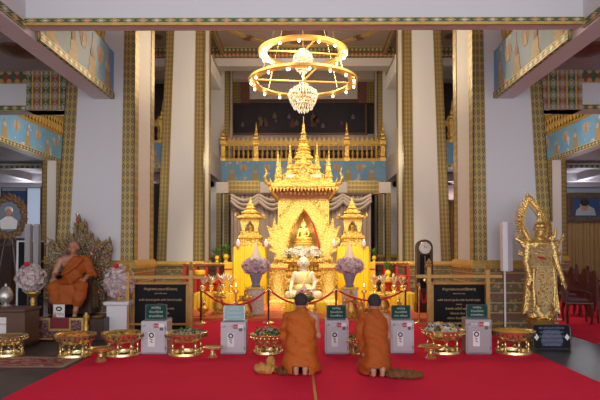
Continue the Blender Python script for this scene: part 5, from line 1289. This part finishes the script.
part('bowl', m_silver, t, lambda b: b.lathe([(.07, 0), (.08, .02), (.05, .05), (.11, .12), (.12, .2), (.09, .28), (.07, .3)], seg=24, star=.02, nst=24), True); part('lid', m_silver, t, lambda b: b.lathe([(.075, .3), (.06, .33), (.02, .35), (.02, .38), (.003, .4)], seg=20), True)
# oval portrait on easel
D = 9.2; c = at(9, 217, D); t = thing('oval_portrait', 'oval portrait of person in white with thick carved gilt frame on easel', 'portrait', (c.x, D, 0))
rx, rz_ = .27, .34
b = MB(); rr = random.Random(3)
for k in range(46):
    a = 2 * PI * k / 46; e = 1.22 + .10 * math.sin(k * 2.1)
    b.ball((rx * e * math.cos(a), -.02, c.z + rz_ * e * math.sin(a)), (.062, .03, .062), 8, 6)
    if k % 2: b.tube([(rx * 1.35 * math.cos(a), -.02, c.z + rz_ * 1.3 * math.sin(a)), (rx * 1.58 * math.cos(a + .08), -.03, c.z + rz_ * 1.55 * math.sin(a + .08))], [.05, .006], 6)
tag(b.build('carved_frame', mk('dull_gilt', (.22, .12, .05), .5, .4, bump=.5, bscale=40, var=.5, vscale=12), t, True), kind='stuff')
pn = part('painted_ground', mk('grey_blue_paint', (.18, .22, .27), .6), t, lambda b: b.prism([(rx * 1.08 * math.cos(a), c.z + rz_ * 1.08 * math.sin(a)) for a in [k * PI / 16 for k in range(32)]], -.01, .02))
part('painted_face', m_wax, pn, lambda b: b.ball((0, -.014, c.z + .10), (.075, .008, .09), 14, 10), True); part('painted_clothes', m_paper, pn, lambda b: b.prism([(-.17, c.z - .26), (.17, c.z - .26), (.19, c.z - .08), (.06, c.z + .01), (-.06, c.z + .01), (-.19, c.z - .08)], -.016, -.01)); part('painted_headscarf', m_silver, pn, lambda b: b.ball((0, -.012, c.z + .15), (.09, .006, .08), 14, 10), True)
for pts in ([(-.35, -.06, 0), (-.05, .0, c.z - .3)], [(.35, -.06, 0), (.05, .0, c.z - .3)], [(0, .5, 0), (0, .06, c.z - .2)]): part('easel_leg', m_wood, t, lambda b: b.tube(pts, .025, 8), True)
part('easel_shelf', m_wood, t, lambda b: b.box(-.3, .3, -.1, .03, c.z - .62, c.z - .58)); part('easel_back', m_wood, t, lambda b: b.box(-.06, .06, .02, .05, c.z - .6, c.z + .3))
# ================================================================== GOLDEN STANDING DEITY
D = 7.75; GX = X(540, D, 1.2)
hb = Z(319, D)
t = thing('deity_pedestal', 'small gilded lotus pedestal under the standing golden deity', 'pedestal', (GX, D, 0))
part('pedestal_body', m_goldm, t, lambda b: b.lathe([(.26, 0), (.27, .06), (.2, .1), (.17, hb * .55), (.22, hb * .8), (.25, hb)], seg=24, star=.03, nst=12), True); part('step', m_goldp, t, lambda b: b.bbox(-.3, .3, -.25, .25, 0, .05))
t = thing('deity_statue', 'tall golden standing deity with pointed flame halo and ornate crown', 'statue', (GX, D, hb + .002))
m_dg = mk('antique_gold', (.88, .62, .22), .27, .95, bump=.9, bscale=38)
m_dgr = mk('chased_gold_relief', (.70, .54, .28), .4, .6, bump=1., bscale=70, var=.4, vscale=30)
def oz(py): return Z(py, D) - hb
def oxx(px, py): return at(px, py, D).x - GX
b = MB()
b.lathe([(.16, 0), (.24, .03), (.235, .14), (.20, .4), (.185, oz(270)), (.17, oz(262)), (.20, oz(250)), (.20, oz(243)), (.10, oz(238)), (.06, oz(235))], seg=24, sy=.62)
hz0 = oz(234); b.ball((0, -.02, hz0), (.085, .10, .12), 16, 12); b.limb([(0, -.115, hz0 + .01), (0, -.13, hz0 - .03)], [.009, .016], 8)
for q in (-1, 1): b.ball((q * .088, -.01, hz0 - .01), (.012, .02, .05))
for q in (-1, 1):
    sh = Vector((q * .22, 0, oz(244))); el = Vector((q * .27, -.05, oz(262))); wr = Vector((q * .33 if q > 0 else q * .25, -.16, oz(279) if q > 0 else oz(276)))
    b.limb([tuple(sh), tuple(el), tuple(wr)], [.08, .066, .042]); hand(b, wr, (q * .3, -.25, -1), (-q, -.5, 0), 1.2, .3)
    b.limb([(q * .08, -.06, .05), (q * .10, -.16, .025)], [.05, .035])
fuse(b, 'body', m_dg, t, .011, 1)
for q in (-1, 1): part('eye', m_eye, t, lambda b: b.ball((q * .032, -.108, hz0 + .015), (.014, .006, .006), 8, 5), True)
part('mouth', m_redp, t, lambda b: b.ball((0, -.118, hz0 - .055), (.022, .006, .006), 8, 5), True)
part('red_sash', m_redp, t, lambda b: b.tube([(-.09, -.125, oz(257)), (-.02, -.15, oz(258)), (.04, -.14, oz(259))], [.015, .025, .015], 8), True)
b = MB(); rq = random.Random(31)
for k in range(330):
    a = rq.uniform(PI, 2 * PI); z = rq.uniform(.1, oz(244)); f = z / oz(262)
    wx = (.235 - .06 * min(1, f)) + .01; x = wx * math.cos(a); y = wx * .64 * math.sin(a)
    if y > -.03: continue
    b.tube([(x, y, z), (x * 1.08, y * 1.18, z - .025), (x * 1.04, y * 1.08, z - .06)], [.022, .024, .004], 5)
tag(b.build('leaf_relief', m_dgr, t, True), kind='stuff')
part('crown', m_dg, t, lambda b: b.lathe([(.10, hz0 + .06), (.11, hz0 + .09), (.085, hz0 + .13), (.09, hz0 + .16), (.055, hz0 + .21), (.06, hz0 + .24), (.03, hz0 + .32), (.035, hz0 + .35), (.004, hz0 + .46)], seg=20, star=.05, nst=10), True)
# halo: open pointed ring with flame edge
b = MB()
inner = [(534, 236), (528, 228), (527, 218), (529, 209), (531, 206), (536, 212), (541, 220), (543, 230), (541, 238)]
outer = [(528, 242), (520, 232), (519, 220), (522, 209), (529, 197), (538, 205), (546, 216), (550, 228), (547, 242)]
ip = [(oxx(*p), oz(p[1])) for p in inner]; op = [(oxx(*p), oz(p[1])) for p in outer]
n = len(ip); vs = [(a, .06, c) for a, c in ip] + [(a, .06, c) for a, c in op] + [(a, .10, c) for a, c in ip] + [(a, .10, c) for a, c in op]
fs = []
for i in range(n - 1): fs += [(i, i + 1, n + i + 1, n + i), (2 * n + i, 3 * n + i, 3 * n + i + 1, 2 * n + i + 1), (i, 2 * n + i, 2 * n + i + 1, i + 1), (n + i, n + i + 1, 3 * n + i + 1, 3 * n + i)]
b.add(vs, fs); hl = b.build('halo', m_dgr, t)
b = MB()
for i in range(n - 1):
    for k in range(5):
        u = k / 5; x = op[i][0] * (1 - u) + op[i + 1][0] * u; z = op[i][1] * (1 - u) + op[i + 1][1] * u; mx = (ip[i][0] + ip[i + 1][0]) / 2; mz = (ip[i][1] + ip[i + 1][1]) / 2
        d = Vector((x - 0, z - oz(222))).normalized() * .085
        b.tube([(x - d.x * .8, .05, z - d.y * .8), (x, .04, z + .01), (x + d.x * .8, .06, z + d.y * .8 + .04)], [.028, .022, .003], 6)
tag(b.build('halo_flames', m_dg, hl, True), kind='stuff')
part('halo_tip', m_silver, t, lambda b: b.lathe([(.02, oz(198)), (.03, oz(196)), (.003, oz(190))], (op[4][0], .08, 0), 8), True)
# shoulder wings, chest ornament, skirt ornament
for q in (-1, 1):
    for k, (a, z, L) in enumerate(((.25, oz(244), .24), (.6, oz(249), .23), (-.1, oz(255), .18), (.95, oz(240), .17), (.4, oz(260), .15))):
        part('shoulder_wing', m_dg, t, lambda b: b.tube([(q * .19, .0, z), (q * (.19 + L * .55 * math.cos(a)), -.02, z + L * .4 * math.sin(a)), (q * (.19 + L * math.cos(a)), .0, z + L * math.sin(a) + .04), (q * (.19 + L * 1.05 * math.cos(a)), .0, z + L * math.sin(a) + .12)], [.05, .05, .03, .004], 8), True)
for k in range(3): part('necklace', m_dgr, t, lambda b: b.tube([(.19 * math.cos(a) * (.6 + .25 * k), -.12 - .006 * k + .05 * abs(math.cos(a)), oz(243) - .03 - .045 * k - .11 * math.sin(a)) for a in [i * PI / 10 for i in range(11)]], .020, 6), True)
part('belt', m_dgr, t, lambda b: b.tube([(.21 * math.cos(a), .135 * math.sin(a), oz(267)) for a in [i * PI / 12 for i in range(24)]], .03, 8, True), True)
ap = [(-.14, oz(268)), (.14, oz(268)), (.17, oz(285)), (.13, oz(300)), (.06, oz(308)), (0, oz(316)), (-.06, oz(308)), (-.13, oz(300)), (-.17, oz(285))]
part('apron', m_dgr, t, lambda b: b.prism(ap, -.185, -.15))
b = MB()
for k in range(70):
    x = rnd.uniform(-.14, .14); z = rnd.uniform(oz(306), oz(269)); b.tube([(x, -.185, z), (x + .015, -.20, z + .03), (x - .015, -.19, z + .045)], [.016, .014, .003], 5)
tag(b.build('scroll_relief', m_dg, t, True), kind='stuff')
for q in (-1, 1):
    part('side_drape', m_dg, t, lambda b: b.prism([(q * .16, oz(266)), (q * .24, oz(266)), (q * .30, oz(300)), (q * .33, oz(314)), (q * .25, oz(310)), (q * .2, oz(318))][::q], -.06, .04))
    part('tassel', m_dg, t, lambda b: b.tube([(q * .17, -.16, oz(268)), (q * .19, -.17, oz(285)), (q * .17, -.17, oz(302)), (q * .2, -.17, oz(312))], [.02, .03, .03, .005], 8), True)
# black plaque on the floor
g = ground(552.5, 349.5); D = g.y; w = (X(571.5, D, .2) - X(534, D, .2)) / 2; h = Z(325, D)
t = thing('plaque', 'black plaque with diamond ornaments and grey script leaning at the deity feet', 'plaque', (g.x, D, .0)); 
k = part('board', m_black, t, lambda b: b.prism([(w * a, h * c) for a, c in ((-1, .12), (-.92, .03), (.92, .03), (1, .12), (1, .9), (.9, 1), (-.9, 1), (-1, .9))], 0, .03)); k.rotation_euler = (R(-6), 0, 0)
part('silver_edge', m_greyd, k, lambda b: b.tube([(w * a, -.002, h * c) for a, c in ((-1, .12), (-.92, .03), (.92, .03), (1, .12), (1, .9), (.9, 1), (-.9, 1), (-1, .9))], .010, 6, True))
part('blue_grey_field', mk('slate_field', (.045, .055, .11), .4), k, lambda b: b.prism([(w * a, h * c) for a, c in ((-.5, .14), (.5, .14), (.6, .35), (.42, .8), (-.42, .8), (-.6, .35))], -.004, 0))
for q in (-1, 1): part('diamond', m_silver, k, lambda b: b.prism([(q * w * .82 - .04, h * .5), (q * w * .82, h * .36), (q * w * .82 + .04, h * .5), (q * w * .82, h * .64)], -.006, 0))
for i, s in enumerate(('พระสยามเทวาธิราช', 'ถวายเป็นพุทธบูชา', 'ขอให้ผู้มีจิตศรัทธา', 'จงมีแต่ความสุข', 'ความเจริญ')): text('script_line', s, .055, mk('grey_lettering', (.20, .23, .36), .5) if i == 0 else bpy.data.materials['grey_lettering'], k, (0, -.006, h * (.88 - .17 * i)))
part('support_foot', m_greyd, t, lambda b: b.box(-w * .7, w * .7, .01, .14, 0, .012)); part('back_strut', m_greyd, t, lambda b: b.tube([(0, .05, h * .7), (0, .13, .01)], .012, 6))
# white column loudspeaker on stand
D = 7.9; t = thing('column_speaker', 'white and grey column loudspeaker on thin white pole beside golden deity', 'loudspeaker', (X(506.5, D, 1.5), D, .012)); z0, z1 = Z(272, D), Z(222.5, D)
part('cabinet', m_whitep, t, lambda b: b.bbox(-.09, .06, -.07, .07, z0, z1, .01)); part('grille', m_soffit, t, lambda b: b.bbox(0.0, .088, -.078, .05, z0 + .01, z1 - .01, .005)); part('pole', m_whitep, t, lambda b: b.lathe([(.018, .02), (.018, z0)], (-.035, 0, 0), 10), True); part('foot', m_whitep, t, lambda b: b.lathe([(.15, 0), (.15, .02), (.03, .04)], (-.035, 0, 0), 20), True); part('cable', m_blk2, t, lambda b: b.tube([(-.05, .02, z0 + .15), (-.08, .02, z0), (-.05, .02, z0 - .3), (-.06, .02, .1)], .006, 5), True)
D = 8.75 - .4; t = thing('column_speaker', 'slim white loudspeaker beyond the golden deity shoulder against the column', 'loudspeaker', (X(556, 9.9, 1.5), 9.9, .0)); z0, z1 = Z(272, 9.95), Z(222, 9.95)
part('cabinet', m_whitep, t, lambda b: b.bbox(-.08, .08, -.07, .07, z0, z1, .01)); part('pole', m_whitep, t, lambda b: b.lathe([(.02, .02), (.02, z0)], seg=10), True); part('foot', m_whitep, t, lambda b: b.lathe([(.15, 0), (.15, .02), (.03, .04)], seg=20), True)
# ================================================================== CARVED CHAIRS IN THE AISLE
def chair(loc, rz, label):
    t = thing('carved_chair', label, 'chair', loc, rz, 'carved chairs in the aisle')
    part('seat', m_redwood, t, lambda b: b.bbox(-.28, .28, -.26, .26, .42, .48, .015)); part('cushion', mk('mauve_cushion', (.16, .07, .10), .8), t, lambda b: b.bbox(-.24, .24, -.23, .22, .48, .52, .02))
    for qx in (-1, 1):
        for qy in (-1, 1): part('leg', m_redwood, t, lambda b: b.tube([(qx * .25, qy * .22, .42), (qx * .28, qy * .25, .25), (qx * .24, qy * .23, 0)], [.04, .03, .025], 8), True)
        part('armrest', m_redwood, t, lambda b: b.tube([(qx * .27, .24, .74), (qx * .30, .0, .72), (qx * .29, -.20, .68), (qx * .27, -.2, .46)], .025, 8), True)
    part('backrest', m_redwood, t, lambda b: b.prism([(-.26, .46), (.26, .46), (.29, .8), (.24, .98), (.12, 1.02), (.08, 1.10), (0, 1.14), (-.08, 1.10), (-.12, 1.02), (-.24, .98), (-.29, .8)], .22, .27))
    part('back_carving', m_wood, t, lambda b: b.prism([(-.12, .56), (.12, .56), (.15, .8), (0, .98), (-.15, .8)], .21, .22))
    return t
c0 = chair((X(577, 9.45, .5), 9.45, .012), R(75), 'dark red carved wooden armchair nearest the golden deity')
C_ = [(606, 9.6, 'dark red carved armchair at the outer end of the nearest row'), (566, 10.6, 'carved armchair second from the golden deity, just behind the nearest'), (595, 10.5, 'carved armchair in the second row at the outer side'), (581, 11.4, 'carved armchair in the third row beneath the portrait'), (569, 12.6, 'carved armchair beside the outer white column'), (597, 12.4, 'carved armchair in the fourth row at the outer side'), (585, 13.6, 'carved armchair farthest back in front of the curtain')]
for px, D, lab in C_: copy_tree(c0, None, (X(px, D, .5), D, .012), R(75 + (px * 7) % 9), lab)
# ================================================================== LIGHT
def area(loc, rot, size, power, color, name='ceiling_light', shape='RECTANGLE', sy=None):
    l = bpy.data.lights.new(name, 'AREA'); l.shape = shape; l.size = size; l.size_y = sy or size; l.energy = power; l.color = color
    o = bpy.data.objects.new(name, l); COL.objects.link(o); o.location = (loc[0], loc[1] * K, loc[2]); o.rotation_euler = rot; return o
def spot(loc, tgt, power, color, ang=50, r=.15, blend=.6):
    l = bpy.data.lights.new('spot_light', 'SPOT'); l.energy = power; l.color = color; l.spot_size = R(ang); l.spot_blend = blend; l.shadow_soft_size = r
    o = bpy.data.objects.new('spot_light', l); COL.objects.link(o); o.location = (loc[0], loc[1] * K, loc[2])
    o.rotation_euler = (Vector((tgt[0] - loc[0], (tgt[1] - loc[1]) * K, tgt[2] - loc[2]))).to_track_quat('-Z', 'Y').to_euler(); return o
def point(loc, power, color, r=.2):
    l = bpy.data.lights.new('point_light', 'POINT'); l.energy = power; l.color = color; l.shadow_soft_size = r
    o = bpy.data.objects.new('point_light', l); COL.objects.link(o); o.location = (loc[0], loc[1] * K, loc[2]); return o
w = bpy.data.worlds.new('world'); SC.world = w; w.use_nodes = True
w.node_tree.nodes['Background'].inputs[0].default_value = (.98, .955, 1.0, 1); w.node_tree.nodes['Background'].inputs[1].default_value = 1.45
WARM = (1, .83, .56)
# daylight through the open doors behind the camera
area((0, -3.5, 3.2), (R(82), 0, 0), 9, 380, (.92, .92, 1.0), 'door_daylight', sy=3)
for x in (-8.5, 8.5): area((x, 4.5, .25), (PI, 0, 0), 3.5, 40, (1, .93, .88), 'bounce_fill')  # added upward fill for floor bounce on the gallery undersides, no fitting
# altar spotlights high on the cross beam and under the front gallery
for x in (-2.6, 2.6): spot((x, 8.2, 8.4), (x * .15, 13, 1.7), 1600, WARM, 50, .25)
for x in (-1.6, 1.6): spot((x, 9.0, 4.9), (x * .8, 12, 1.0), 420, WARM, 60, .2)
spot((0, 11.5, 8.5), (0, 12.0, 0), 600, WARM, 70, .3)
for a in range(4): point((1.9 * math.cos(a * PI / 2 + .7), 12 + 1.5 * math.sin(a * PI / 2 + .7), 6.9), 175, (1, .78, .50), .3)
for x in (-6.6, 6.6): point((x, 12.3, 4.3), 100, (1, .86, .72), .4)  # added warm fill for the side aisles, no fitting there
for x in (-6.4, 6.4): point((x, 18.3, 3.9), 70, (1, .84, .72), .3)
for x in (-11.4, 11.4): point((x, 17.5, 4.0), 75, (.88, .9, 1.0), .4)
for x in (-2, 2): point((x, 20.8, 7.3), 18, (1, .7, .5), .3)
point((0, 17.2, 9.0), 30, (1, .8, .7), .4)
for x in (-2.3, 2.3): point((x, 15.6, 4.9), 60, WARM, .3)
SC.view_settings.view_transform = 'Standard'; SC.view_settings.look = 'None'; SC.view_settings.exposure = 0; SC.view_settings.gamma = 1; SC.view_settings.use_curve_mapping = False
SC.cycles.use_denoising = True
SC.cycles.sample_clamp_indirect = 4
point((0, 12.55, 2.3), 22, WARM, .06)  # added light to brighten the inside of the pavilion arch, no fitting
